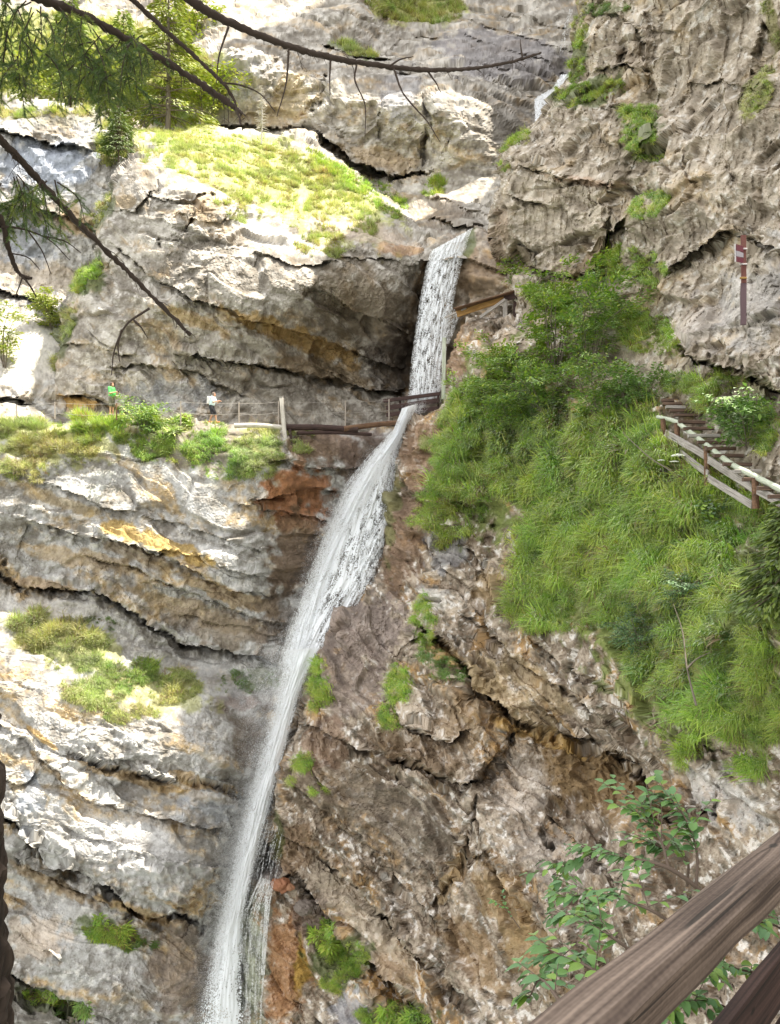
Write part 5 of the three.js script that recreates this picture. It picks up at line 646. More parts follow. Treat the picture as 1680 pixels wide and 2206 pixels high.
function log(pts, r0, r1, seed = 1, radial = 10) { // round timber, slightly crooked
  const g = taperTube(pts, r0, r1, radial, 5), p = g.attributes.position, U = [], n = p.count; for (let i = 0; i < n; i++) { const k = Math.floor(i / radial), a = i % radial, m = 1 + 0.06 * noise(k * 0.5 + seed, a * 0.7, seed); U.push(k * 0.18 + seed, a / radial); } g.setAttribute('uv', new THREE.Float32BufferAttribute(U, 2));
  const cv = [pts[0], pts[pts.length - 1]], caps = cv.map((c, e) => { const d = new THREE.CircleGeometry(e ? r1 : r0, radial), t = e ? pts[pts.length - 1].clone().sub(pts[pts.length - 2]) : pts[0].clone().sub(pts[1]); d.applyQuaternion(new THREE.Quaternion().setFromUnitVectors(V(0, 0, 1), t.normalize())).translate(c.x, c.y, c.z); return d; });
  return mergeGeometries([g, ...caps]);
}

// the handrail beside the camera, and the deck it belongs to
{
  const root = new THREE.Group(), P1 = W(1105, 2206, 1.6), D = V(0.69, -0.14, -1), across = V(0, 1, 0).cross(D).normalize(), at = (t, drop, out = 0) => P1.clone().addScaledVector(D, t).add(V(0, -drop, 0)).addScaledVector(across, out);
  // beam axis lies half a width inside its far upper edge; the walker's side is to the right
  const top = part(root, 'handrail', beam(at(-1.5, 0.062, -0.062), at(3.6, 0.062, -0.062), 0.128, 0.118, { bevel: 0.17, wob: 0.004, seg: 60, seed: 2, uvScale: 0.9 }), railWood);
  part(root, 'middle_plank', beam(at(-1.5, 0.45, -0.05), at(3.6, 0.45, -0.05), 0.045, 0.17, { bevel: 0.08, seg: 40, seed: 5 }), darkWood);
  part(root, 'batten', beam(at(-1.5, 0.572, -0.012), at(3.6, 0.572, -0.012), 0.03, 0.03, { bevel: 0.15, seg: 30, seed: 7 }), tanWood);
  part(root, 'lower_plank', beam(at(-1.5, 0.71, -0.05), at(3.6, 0.71, -0.05), 0.045, 0.16, { bevel: 0.08, seg: 40, seed: 9 }), darkWood);
  for (const t of [-0.9, 3.2]) part(root, 'post', beam(at(t, 1.25, -0.062), at(t, 0.122, -0.062), 0.11, 0.11, { upv: V(0, 0, 1), seed: 11 + t }), darkWood);
  add(root, 'wooden_railing', 'weathered brown timber railing beside the plank walkway', 'railing');
  const deck = new THREE.Group();
  for (let k = 0; k < 24; k++) { const t = -1.7 + k * 0.225, p = at(t, 1.02, -0.09), q = at(t, 1.02, -1.35); part(deck, 'plank', beam(p, q, 0.2, 0.05, { bevel: 0.08, seg: 4, seed: 30 + k }), brownWood); }
  for (const o of [-0.2, -1.2]) part(deck, 'joist', beam(at(-1.8, 1.13, o), at(3.8, 1.13, o), 0.12, 0.16, { seg: 6, seed: 60 }), darkWood);
  add(deck, 'plank_walkway', 'brown plank walkway along the timber railing', 'walkway');
}
// stairs up the slope
{
  const root = new THREE.Group(), d = (y) => lerp(31.2, 22.8, (y - 859) / (1056 - 859));
  const steps = [[1418, 1446, 859], [1421, 1462, 866], [1428, 1470, 873], [1436, 1487, 881], [1446, 1496, 890], [1455, 1512, 905], [1466, 1531, 920], [1476, 1543, 935], [1496, 1562, 949], [1514, 1580, 963], [1531, 1594, 978], [1552, 1612, 996], [1574, 1632, 1012], [1594, 1652, 1029], [1626, 1694, 1048], [1650, 1720, 1066]];
  steps.forEach(([x0, x1, y], i) => { const p = W(x0 + 6, y + 4, d(y)), q = W(x1 + 6, y + 3 + (i % 3), d(y) - 0.1); part(root, 'tread', beam(p, q, 0.26, 0.10, { bevel: 0.1, seg: 4, seed: 70 + i }), i % 5 === 2 ? greyWood : treadWood); });
  add(root, 'stairs', 'brown plank stairs climbing along the foot of the beige cliff', 'stairs');
  const rail = new THREE.Group(), R = [[1416, 898, 31.6], [1440, 903, 31.1], [1458, 909, 30.6], [1514, 952, 28.6], [1578, 1001, 26.4], [1624, 1025, 25], [1680, 1054, 23.7], [1730, 1082, 22.6]].map((p) => W(p[0], p[1], p[2] - 1.1));
  part(rail, 'handrail', log(R.slice(2), 0.075, 0.08, 3), mossWood); part(rail, 'handrail', log(R.slice(0, 3), 0.06, 0.072, 5), mossWood);
  for (const [x, y0, y1, dd] of [[1430, 902, 950, 31.3], [1460, 911, 985, 30.5], [1524, 961, 1046, 28.2], [1628, 1029, 1096, 24.9], [1700, 1066, 1130, 23.2]]) part(rail, 'post', log([W(x, y1, dd - 1.15), W(x - 1, (y0 + y1) / 2, dd - 1.15), W(x - 2, y0, dd - 1.15)], 0.095, 0.085, x, 9), brownWood);
  const pl = (x0, y0, d0, x1, y1, d1, h, seed) => part(rail, 'side_plank', beam(W(x0, y0, d0 - 1.15), W(x1, y1, d1 - 1.15), 0.05, h, { bevel: 0.06, seg: 8, seed }), greyWood);
  pl(1440, 936, 30.9, 1526, 985, 28.1, 0.22, 91); pl(1526, 990, 28.0, 1632, 1058, 24.8, 0.22, 93); pl(1632, 1056, 24.7, 1720, 1104, 22.8, 0.22, 95); pl(1462, 972, 30.3, 1526, 1022, 28.0, 0.2, 97); pl(1526, 1030, 27.9, 1620, 1088, 25.0, 0.2, 99);
  add(rail, 'stair_railing', 'pale moss tinged log railing with grey side planks along the stairs', 'railing');
}
// walkway across the left ledge: posts with wire ropes, edge logs, the tall white post
const steel = new THREE.MeshStandardMaterial({ color: new THREE.Color(0.42, 0.36, 0.31), roughness: 0.6, metalness: 0.5 }), rope = new THREE.MeshStandardMaterial({ color: new THREE.Color(0.5, 0.46, 0.42), roughness: 0.5, metalness: 0.6 });
{
  const root = new THREE.Group(), posts = [[35, 872, 900, 46.8], [118, 866, 902, 46.8], [251, 868, 905, 46.6], [389, 864, 914, 46.6], [514.6, 867, 918, 46.6], [600, 864, 920, 46.8], [744, 863, 920, 48.2], [838, 860, 912, 49.4]];
  posts.forEach(([x, y0, y1, d], i) => part(root, 'post', log([W(x, y1, d), W(x, (y0 + y1) / 2, d), W(x, y0, d)], 0.038, 0.034, i, 7), i === 2 ? new THREE.MeshStandardMaterial({ color: new THREE.Color(0.22, 0.12, 0.07), roughness: 0.9 }) : steel));
  for (let i = 0; i + 1 < posts.length; i++) for (const f of [0.04, 0.5]) { const a = posts[i], b = posts[i + 1], A = W(a[0], lerp(a[1], a[1] + 48, f), a[3]), B = W(b[0], lerp(b[1], b[1] + 48, f), b[3]), m = A.clone().lerp(B, 0.5); m.y -= f < 0.1 ? 0.05 : 0.09; part(root, 'wire_rope', taperTube([A, m, B], 0.007, 0.007, 5, 5), rope); }
  add(root, 'cable_railing', 'row of thin posts with wire ropes along the ledge path', 'railing');
  const post = new THREE.Group(); part(post, 'shaft', beam(W(617, 975, 46), W(606, 857, 46.3), 0.2, 0.16, { upv: V(0, 0, 1), bevel: 0.1, seed: 4 }), paleWood); part(post, 'cap', beam(W(605.9, 856, 46.3), W(605.7, 854.6, 46.3), 0.22, 0.18, { upv: V(0, 0, 1), bevel: 0.2, seg: 1, wob: 0 }), greyWood);
  add(post, 'leaning_post', 'tall leaning whitish timber post at the edge logs', 'post');
  const brace = new THREE.Mesh(beam(W(628, 972, 46.1), W(624, 925, 46.5), 0.16, 0.12, { upv: V(0, 0, 1), seed: 6 }), darkWood); add(brace, 'support_stub', 'dark timber stub right behind the leaning white post', 'post');
  for (const [a, b, r, mat, label, sd] of [[[505, 917, 46.4], [612, 921, 46.3], 0.13, paleWood, 'bleached sunlit edge log left of the leaning post', 1], [[610, 921, 46.5], [770, 926, 47.6], 0.17, darkWood, 'dark wet edge log right of the leaning post', 2], [[740, 924, 47.3], [905, 908, 49.6], 0.15, brownWood, 'reddish brown log reaching into the falling water', 3], [[640, 933, 46.6], [800, 936, 47.9], 0.10, darkWood, 'thin dark log below the wet edge log', 4]]) { const A = W(...a), B = W(...b), m = A.clone().lerp(B, 0.5); m.y += 0.06; add(new THREE.Mesh(log([A, m, B], r, r * 0.9, sd), mat), 'edge_log', label, 'log', 'logs edging the ledge path'); }
}
// wooden bridge behind the foot of the upper plunge
{
  const root = new THREE.Group(), b = (a, c, w, h, m, s) => part(root, 'plank', beam(W(...a), W(...c), w, h, { seed: s }), m);
  part(root, 'handrail', beam(W(826, 864, 51.2), W(948, 848, 50.6), 0.12, 0.2, { seed: 31 }), darkWood);
  b([832, 879, 51.2], [946, 862, 50.6], 0.06, 0.26, darkWood, 32); b([832, 894, 51.2], [944, 879, 50.6], 0.06, 0.22, darkWood, 33);
  for (const [x, y] of [[838, 862], [862, 859], [900, 855], [944, 848]]) part(root, 'post', beam(W(x, y + 52, 51.3), W(x, y - 2, 51.3), 0.13, 0.13, { upv: V(0, 0, 1), seed: x }), darkWood);
  for (let k = 0; k < 9; k++) part(root, 'deck_plank', beam(W(836 + k * 13, 912 - k * 2, 50.6), W(836 + k * 13, 909 - k * 2, 52.2), 0.3, 0.06, { seg: 2, seed: 40 + k }), brownWood);
  add(root, 'footbridge', 'dark plank footbridge crossing behind the foot of the plunge', 'bridge');
  const ramp = new THREE.Group();
  part(ramp, 'side_beam', beam(W(984, 676, 47.6), W(1088, 641, 46.6), 0.08, 0.38, { seed: 51 }), tanWood); part(ramp, 'top_board', beam(W(982, 668, 47.5), W(1112, 630, 46.4), 0.9, 0.06, { seed: 52 }), brownWood); part(ramp, 'rear_beam', beam(W(1086, 640, 46.6), W(1120, 636, 46.2), 0.1, 0.36, { seed: 53 }), darkWood);
  part(ramp, 'brace', beam(W(1034, 684, 46.6), W(1088, 645, 46.4), 0.14, 0.14, { seed: 54 }), greyWood); part(ramp, 'post', beam(W(1088, 690, 46.5), W(1088, 646, 46.5), 0.22, 0.2, { upv: V(0, 0, 1), seed: 55 }), greyWood); part(ramp, 'post', beam(W(1110, 690, 46.6), W(1110, 640, 46.6), 0.2, 0.2, { upv: V(0, 0, 1), seed: 56 }), darkWood); part(ramp, 'handrail', beam(W(958, 684, 48.2), W(1004, 664, 47.3), 0.07, 0.09, { seed: 57 }), greyWood);
  add(ramp, 'wooden_ramp', 'tan sided wooden ramp with slanting brace beside the plunge', 'ramp');
  add(new THREE.Mesh(beam(W(955, 860, 47.6), W(957, 728, 48), 0.2, 0.16, { upv: V(0, 0, 1), seed: 58 }), mossWood), 'timber_post', 'pale wet upright post against the plunge edge', 'post');
}
// rusty girder with striped board on the beige cliff
{
  const root = new THREE.Group(), d = 26.2, rust = new THREE.MeshStandardMaterial({ color: new THREE.Color(0.13, 0.045, 0.035), roughness: 0.8 }), maroon = new THREE.MeshStandardMaterial({ color: new THREE.Color(0.10, 0.06, 0.07), roughness: 0.7 }), red = new THREE.MeshStandardMaterial({ color: new THREE.Color(0.07, 0.008, 0.02), roughness: 0.5 }), grey = new THREE.MeshStandardMaterial({ color: new THREE.Color(0.2, 0.19, 0.22), roughness: 0.5 }), white = new THREE.MeshStandardMaterial({ color: new THREE.Color(0.5, 0.46, 0.46), roughness: 0.5 });
  part(root, 'girder', beam(W(1602, 610, d), W(1601, 507, d), 0.13, 0.10, { upv: V(0, 0, 1), bevel: 0.05 }), rust); part(root, 'lower_girder', beam(W(1601, 700, d), W(1601.5, 610.5, d), 0.15, 0.09, { upv: V(0, 0, 1), bevel: 0.05 }), maroon);
  part(root, 'bracket', beam(W(1594, 599, d - 0.05), W(1608, 599, d - 0.05), 0.06, 0.05, {}), new THREE.MeshStandardMaterial({ color: new THREE.Color(0.3, 0.18, 0.05), roughness: 0.8 }));
  for (const y of [536, 569]) part(root, 'clamp', beam(W(1594, y, d - 0.06), W(1609, y, d - 0.06), 0.04, 0.04, {}), white);
  const board = (y0, y1, m, nm) => { const g = new THREE.BufferGeometry(), A = W(1585, y0, d - 0.5), B = W(1600, y0 + 5, d - 0.08), C = W(1600, y1 + 3, d - 0.08), E = W(1585, y1, d - 0.5), o = V(0.015, 0, 0.012); const q = [A, B, C, E], P = [...q, ...q.map((p) => p.clone().add(o))].flatMap((p) => [p.x, p.y, p.z]); g.setAttribute('position', new THREE.Float32BufferAttribute(P, 3)); g.setIndex([0, 3, 2, 0, 2, 1, 4, 5, 6, 4, 6, 7, 0, 1, 5, 0, 5, 4, 3, 7, 6, 3, 6, 2, 0, 4, 7, 0, 7, 3, 1, 2, 6, 1, 6, 5]); part(root, nm, g.toNonIndexed(), m).geometry.computeVertexNormals(); };
  board(526, 540, red, 'red_stripe'); board(540.2, 552, grey, 'white_stripe'); board(552.2, 564, red, 'red_stripe'); part(root, 'board_edge', beam(W(1584, 564, d - 0.5), W(1583, 526, d - 0.5), 0.035, 0.03, { upv: V(0, 0, 1) }), white);
  add(root, 'marker_post', 'rusty steel girder with red and white striped board on the cliff', 'marker post');
}

// ---------------------------------------------------------------- people
function solid(sdf, min, size, res) { // continuous surface of a distance field
  const mc = new MarchingCubes(res, new THREE.MeshBasicMaterial(), false, false, 60000); mc.isolation = 0;
  for (let k = 0; k < res; k++) for (let j = 0; j < res; j++) for (let i = 0; i < res; i++) mc.field[k * res * res + j * res + i] = -sdf(min.x + size * i / res, min.y + size * j / res, min.z + size * k / res);
  mc.update(); const n = mc.count, P = new Float32Array(n * 3);
  for (let i = 0; i < n; i++) { P[i * 3] = min.x + size * (mc.positionArray[i * 3] + 1) / 2; P[i * 3 + 1] = min.y + size * (mc.positionArray[i * 3 + 1] + 1) / 2; P[i * 3 + 2] = min.z + size * (mc.positionArray[i * 3 + 2] + 1) / 2; }
  const g = new THREE.BufferGeometry(); g.setAttribute('position', new THREE.BufferAttribute(P, 3)); g.setAttribute('normal', new THREE.BufferAttribute(mc.normalArray.slice(0, n * 3), 3)); g.computeVertexNormals(); return g;
}
function capsule(x, y, z, a, b, ra, rb) { const ex = b[0] - a[0], ey = b[1] - a[1], ez = b[2] - a[2], t = clamp(((x - a[0]) * ex + (y - a[1]) * ey + (z - a[2]) * ez) / (ex * ex + ey * ey + ez * ez), 0, 1); return Math.hypot(x - a[0] - ex * t, y - a[1] - ey * t, z - a[2] - ez * t) - lerp(ra, rb, t); }
const smin = (a, b, k) => { const h = clamp(0.5 + 0.5 * (b - a) / k, 0, 1); return lerp(b, a, h) - k * h * (1 - h); };
const chain = (list, k) => (x, y, z) => { let d = 9; for (const [a, b, ra, rb] of list) d = smin(d, capsule(x, y, z, a, b, ra, rb), k); return d; };
function person(label, J, look, base, turn, scale) { // J: joints in metres, the figure faces +z
  const root = new THREE.Group(), mat = (c, r = 0.75) => new THREE.MeshStandardMaterial({ color: new THREE.Color(...c), roughness: r }), skin = mat([0.50, 0.27, 0.17], 0.55), grow = (l, e) => l.map(([a, b, ra, rb]) => [a, b, ra + e, rb + e]);
  const arm = (s) => [[J['sh' + s], J['el' + s], 0.05, 0.04], [J['el' + s], J['wr' + s], 0.039, 0.028]], leg = (s) => [[J['hip' + s], J['kn' + s], 0.085, 0.056], [J['kn' + s], J['an' + s], 0.055, 0.037], [J['an' + s], J['toe' + s], 0.04, 0.032]];
  const torso = [[J.pelvis, J.chest, 0.125, 0.14], [J.shL, J.shR, 0.065, 0.065], [J.hipL, J.hipR, 0.095, 0.095], [J.belly, J.pelvis, look.belly, 0.12]], head = [[J.chest, J.head, 0.055, 0.05], [J.head, J.crown, 0.082, 0.088], [J.head, J.chin, 0.06, 0.035], [J.chin, J.nose, 0.03, 0.014]];
  const body = chain([...torso, ...head, ...arm('L'), ...arm('R'), ...leg('L'), ...leg('R')], 0.035), B = V(-0.95, -0.06, -0.95);
  const hands = ['L', 'R'].map((s) => { const w = J['wr' + s], e = J['el' + s], d = V(w[0] - e[0], w[1] - e[1], w[2] - e[2]).normalize(), sd = V().crossVectors(d, V(0, 1, 0)).normalize(), dn = V(0, -1, 0), list = [], at = (f, q, h) => [w[0] + d.x * f + sd.x * q + dn.x * h, w[1] + d.y * f + sd.y * q + dn.y * h, w[2] + d.z * f + sd.z * q + dn.z * h]; list.push([w, at(0.08, 0, 0.005), 0.026, 0.032]); [-0.03, -0.01, 0.01, 0.03].forEach((q, i) => { const L = [0.062, 0.074, 0.07, 0.055][i]; list.push([at(0.085, q, 0.004), at(0.085 + L * 0.5, q, 0.012), 0.011, 0.010], [at(0.085 + L * 0.5, q, 0.012), at(0.085 + L * 0.8, q, 0.042), 0.010, 0.009]); }); list.push([at(0.03, 0.028, 0), at(0.062, 0.06, 0.012), 0.014, 0.011], [at(0.062, 0.06, 0.012), at(0.095, 0.062, 0.026), 0.011, 0.009]); return { sdf: chain(list, 0.008), c: at(0.07, 0, 0) }; });
  part(root, 'body', mergeGeometries([solid(body, B, 1.9, 96), ...hands.map((h) => solid(h.sdf, V(h.c[0] - 0.12, h.c[1] - 0.12, h.c[2] - 0.12), 0.24, 56))]), skin);
  const up = (s, f) => J['sh' + s].map((v, i) => lerp(v, J['el' + s][i], f)), kn = (s, f) => J['hip' + s].map((v, i) => lerp(v, J['kn' + s][i], f));
  part(root, 'shirt', solid(chain([...grow([[J.waist, J.chest, 0.13, 0.14], torso[1]], 0.018), [J.belly, J.waist, look.belly + 0.018, 0.14], [J.shL, up('L', 0.75), 0.07, 0.066], [J.shR, up('R', 0.75), 0.07, 0.066]], 0.04), B, 1.9, 96), mat(look.shirt));
  part(root, 'shorts', solid(chain([[J.waist, J.pelvis, 0.142, 0.142], [J.hipL, kn('L', look.short), 0.108, 0.088], [J.hipR, kn('R', look.short), 0.108, 0.088]], 0.035), B, 1.9, 96), mat(look.shorts));
  part(root, 'hair', solid((x, y, z) => Math.max(capsule(x, y, z, J.head, J.crown, 0.09, 0.097), -(capsule(x, y, z, [J.head[0], J.head[1] - 0.02, J.head[2] + 0.09], [J.crown[0], J.crown[1] - 0.02, J.crown[2] + 0.11], 0.1, 0.075))), V(J.head[0] - 0.2, J.head[1] - 0.15, J.head[2] - 0.2), 0.4, 48), mat(look.hair, 0.9));
  for (const s of ['L', 'R']) part(root, 'shoe', solid(chain([[[J['an' + s][0], J['an' + s][1] - 0.03, J['an' + s][2] - 0.03], J['toe' + s], 0.05, 0.042]], 0.02), V(J['an' + s][0] - 0.2, J['an' + s][1] - 0.2, J['an' + s][2] - 0.12), 0.44, 48), mat(look.shoes));
  root.position.copy(base); root.rotation.y = turn; root.scale.setScalar(scale); return { root, mat };
}
{
  const floor = (x, y, d) => W(x, y, d);
  const J1 = { pelvis: [0, 0.95, 0], waist: [0, 1.06, 0.01], belly: [0, 1.12, 0.05], chest: [0, 1.34, 0], shL: [0.17, 1.42, 0], shR: [-0.17, 1.42, 0], head: [0, 1.60, 0.03], crown: [0, 1.66, 0.02], chin: [0, 1.54, 0.09], nose: [0, 1.60, 0.13], hipL: [0.09, 0.92, 0], hipR: [-0.09, 0.92, 0], knL: [0.11, 0.50, 0.03], knR: [-0.10, 0.50, 0.02], anL: [0.11, 0.085, -0.01], anR: [-0.11, 0.085, -0.02], toeL: [0.13, 0.045, 0.15], toeR: [-0.13, 0.045, 0.14], elL: [0.25, 1.14, 0.10], wrL: [0.10, 1.22, 0.32], elR: [-0.25, 1.14, 0.08], wrR: [-0.09, 1.20, 0.31] };
  const a = person('', J1, { belly: 0.15, shirt: [0.10, 0.52, 0.12], shorts: [0.16, 0.15, 0.10], hair: [0.12, 0.08, 0.06], shoes: [0.2, 0.18, 0.16], short: 0.92 }, floor(240, 896, 47.6), 1.25, 1);
  part(a.root, 'camera_in_hand', new RoundedBoxGeometry(0.12, 0.08, 0.06, 2, 0.015).translate(0.005, 1.235, 0.41), a.mat([0.02, 0.02, 0.02], 0.4)); part(a.root, 'white_cap', solid((x, y, z) => Math.max(capsule(x, y, z, [0.16, 1.03, 0.26], [0.06, 1.03, 0.34], 0.07, 0.04), y - 1.06), V(-0.1, 0.9, 0.15), 0.4, 40), a.mat([0.7, 0.7, 0.68]));
  add(a.root, 'person', 'man in bright green shirt and khaki shorts holding a camera', 'person');
  const J2 = { pelvis: [0, 0.90, -0.06], waist: [0, 1.01, -0.04], belly: [0, 1.07, -0.02], chest: [0, 1.28, 0.02], shL: [0.165, 1.36, 0.02], shR: [-0.165, 1.36, 0.02], head: [0, 1.52, 0.07], crown: [0, 1.58, 0.06], chin: [0, 1.46, 0.13], nose: [0, 1.52, 0.17], hipL: [0.09, 0.87, -0.06], hipR: [-0.09, 0.87, -0.06], knL: [0.11, 0.47, 0.10], knR: [-0.10, 0.48, 0.02], anL: [0.12, 0.085, 0.16], anR: [-0.11, 0.085, -0.14], toeL: [0.13, 0.045, 0.32], toeR: [-0.12, 0.045, 0.02], elL: [0.24, 1.10, 0.16], wrL: [0.08, 1.16, 0.38], elR: [-0.24, 1.10, 0.14], wrR: [-0.08, 1.17, 0.37] };
  const b = person('', J2, { belly: 0.12, shirt: [0.62, 0.78, 0.80], shorts: [0.02, 0.02, 0.025], hair: [0.20, 0.15, 0.12], shoes: [0.65, 0.16, 0.06], short: 0.95 }, floor(458, 911, 48.2), 1.35, 0.96);
  part(b.root, 'backpack', new RoundedBoxGeometry(0.28, 0.42, 0.17, 3, 0.05).rotateX(0.06).translate(0, 1.24, -0.21), b.mat([0.72, 0.70, 0.68])); part(b.root, 'phone', new RoundedBoxGeometry(0.075, 0.15, 0.012, 2, 0.005).rotateX(-0.5).translate(0, 1.215, 0.46), b.mat([0.03, 0.03, 0.03], 0.3));
  add(b.root, 'person', 'walker in white shirt and black shorts with pale backpack', 'person');
}

// ---------------------------------------------------------------- the near spruce: trunk at the left edge, limbs across the view
{
  const root = new THREE.Group(), tx = (y) => W(0, 1103, 4).x - 0.285 - 0.026 * (y - EYE), r = rng(77), nearBark = new THREE.MeshStandardMaterial({ color: new THREE.Color(0.06, 0.042, 0.032), roughness: 0.95 });
  { const pts = []; for (let y = -1.6; y < 9; y += 0.6) pts.push(V(tx(y) - 0.05 * (y > 2 ? (y - 2) * 0.3 : 0), y, -4.02)); const g = taperTube(pts, 0.25, 0.10, 72, 18), p = g.attributes.position, C = []; for (let i = 0; i < p.count; i++) { const x = p.getX(i), y = p.getY(i), z = p.getZ(i), cx = tx(y), f = facet(x * 16, y * 7, z * 16), ed = sstep(0, 0.3, facetEdge), n2 = noise(x * 45, y * 22, z * 45), k = 1 + 0.14 * (f + 0.5) * ed + 0.06 * n2, b = clamp(0.55 + 0.5 * f + 0.5 * n2 + 0.4 * noise(x * 6, y * 3, z * 6), 0.1, 1.4); C.push(0.085 * b, 0.06 * b, 0.045 * b); p.setX(i, cx + (x - cx) * k); p.setZ(i, -4.02 + (z + 4.02) * k); } g.setAttribute('color', new THREE.Float32BufferAttribute(C, 3)); g.computeVertexNormals(); part(root, 'trunk', g, rockMaterial); }
  const limb = (list, r0, r1) => { const pts = list.map((p) => W(...p)), g = taperTube(pts, r0, r1, 9, 22), p = g.attributes.position; for (let i = 0; i < p.count; i++) { const x = p.getX(i), y = p.getY(i), z = p.getZ(i), n = noise(x * 30, y * 30, z * 30) * r1 * 0.6 + noise(x * 90, y * 90, z * 90) * r0 * 0.25; p.setXYZ(i, x + n, y + n, z + n * 0.6); } part(root, 'branch', g, nearBark); return new THREE.CatmullRomCurve3(pts); };
  const B1 = limb([[-70, -60, 4.1], [60, -12, 4.6], [180, 34, 4.9], [290, 94, 5.1], [400, 160, 5.3], [480, 214, 5.4], [522, 246, 5.45]], 0.026, 0.014);
  const B2 = limb([[-90, -420, 4.0], [120, -200, 4.4], [390, -14, 4.9], [460, 32, 5.1], [600, 92, 5.4], [700, 121, 5.6], [800, 139, 5.8], [930, 151, 6.0], [1030, 146, 6.1], [1110, 131, 6.2], [1165, 114, 6.3]], 0.029, 0.007);
  const B3 = limb([[-60, 235, 4.05], [0, 300, 4.3], [60, 362, 4.5], [130, 440, 4.7], [210, 522, 4.9], [300, 610, 5.1], [410, 722, 5.3]], 0.021, 0.010);
  limb([[-60, -260, 4.1], [120, -120, 4.5], [285, 0, 4.9], [350, 60, 5.0], [420, 122, 5.1], [480, 180, 5.15], [500, 208, 5.2], [520, 270, 5.2]], 0.017, 0.006);
  limb([[478, 178, 5.15], [520, 184, 5.2], [560, 202, 5.2], [592, 240, 5.2]], 0.006, 0.003);
  limb([[-60, 430, 4.05], [0, 470, 4.3], [18, 535, 4.4], [42, 590, 4.5], [68, 600, 4.5]], 0.016, 0.008); limb([[42, 590, 4.5], [62, 612, 4.5], [78, 640, 4.5]], 0.007, 0.003); limb([[50, 592, 4.5], [40, 620, 4.5], [32, 640, 4.5]], 0.004, 0.002);
  limb([[0, 488, 4.3], [50, 494, 4.5], [110, 520, 4.7], [150, 560, 4.8]], 0.006, 0.002); limb([[60, 497, 4.5], [90, 540, 4.6], [110, 590, 4.7]], 0.004, 0.002); limb([[90, 508, 4.6], [140, 520, 4.7], [175, 545, 4.8]], 0.004, 0.002); limb([[20, 545, 4.4], [60, 555, 4.5], [85, 580, 4.5]], 0.004, 0.002);
  for (const t of [[[492, 58, 5.1], [472, 120, 5.1], [466, 180, 5.1]], [[622, 104, 5.4], [616, 180, 5.4], [596, 252, 5.4]], [[712, 130, 5.6], [710, 170, 5.6], [711, 205, 5.6]], [[768, 140, 5.7], [764, 170, 5.7], [786, 226, 5.7], [786, 292, 5.7]], [[848, 148, 5.8], [868, 200, 5.8], [920, 262, 5.8], [948, 306, 5.8]], [[1126, 128, 6.2], [1122, 105, 6.2], [1121, 84, 6.2]], [[840, 142, 5.8], [862, 128, 5.8], [890, 122, 5.8]], [[920, 152, 6.0], [940, 180, 6.0], [950, 200, 6.0]], [[322, 664, 5.1], [272, 700, 5.1], [246, 756, 5.1], [240, 808, 5.1]], [[288, 690, 5.1], [304, 706, 5.1], [318, 728, 5.1]], [[262, 710, 5.1], [254, 745, 5.1], [258, 780, 5.1]], [[210, 522, 4.9], [180, 500, 4.9], [150, 470, 4.9]]]) limb(t, 0.007, 0.0025);
  // needle shoots
  const sh = (() => { const q = rng(5), P = [], I = []; for (let k = 0; k < 70; k++) { const y = k / 70, a = q() * 6.2832, l = 0.19 * (1 - 0.4 * y), c = Math.cos(a), s = Math.sin(a), w = 0.012, b = P.length / 3; P.push(-s * w, y - w, c * w, s * w, y + w, -c * w, c * l, y + 0.12, s * l); I.push(b, b + 1, b + 2); } for (let a = 0; a < 3; a++) { const c = Math.cos(a * 2.1) * 0.015, s = Math.sin(a * 2.1) * 0.015, c2 = Math.cos(a * 2.1 + 2.1) * 0.015, s2 = Math.sin(a * 2.1 + 2.1) * 0.015, b = P.length / 3; P.push(c, 0, s, c2, 0, s2, 0, 1, 0); I.push(b, b + 1, b + 2); } const g = new THREE.BufferGeometry(); g.setAttribute('position', new THREE.Float32BufferAttribute(P, 3)); g.setIndex(I); g.computeVertexNormals(); return g; })();
  const mats = [], cols = [], tubes = [], Q = new THREE.Quaternion();
  const hang = (p, dir, L, dens) => { // one hanging branchlet with side shoots
    const a = p, b = p.clone().addScaledVector(dir, L * 0.45), c = b.clone().add(V(dir.x * L * 0.2, -L * 0.55, dir.z * L * 0.2)), cv = new THREE.CatmullRomCurve3([a, b, c]); tubes.push(taperTube([a, b, c], 0.004, 0.0015, 4, 4));
    const n = Math.round(L * dens); for (let i = 0; i < n; i++) { const t = 0.08 + 0.92 * (i + r()) / n, o = cv.getPoint(t), tan = cv.getTangent(t), d = tan.clone().multiplyScalar(0.45).add(V((r() - 0.5) * 1.9, -0.5 * r(), (r() - 0.5) * 1.9)).normalize(), s = 0.055 + 0.05 * r(); mats.push(new THREE.Matrix4().compose(o, Q.setFromUnitVectors(V(0, 1, 0), d).clone(), V(s, s, s))); const v = 0.7 + 0.7 * r(), y = r() < 0.35; cols.push(y ? [0.24 * v, 0.30 * v, 0.04 * v] : [0.10 * v, 0.17 * v, 0.03 * v]); }
  };
  const spray = (list, n, L, dens) => { for (const [x, y, d, w, h] of list) for (let k = 0; k < n; k++) hang(W(x + (r() - 0.5) * w, y + (r() - 0.5) * h, d + (r() - 0.5) * 0.4), V((r() - 0.5), -0.2 - 0.4 * r(), (r() - 0.5) * 0.6).normalize(), L * (0.6 + 0.8 * r()), dens); };
  spray([[40, 10, 4.5, 120, 60], [150, 40, 4.8, 100, 60], [60, 90, 4.5, 110, 60], [190, 80, 4.9, 90, 40], [250, 90, 5.0, 70, 40]], 7, 0.26, 50);
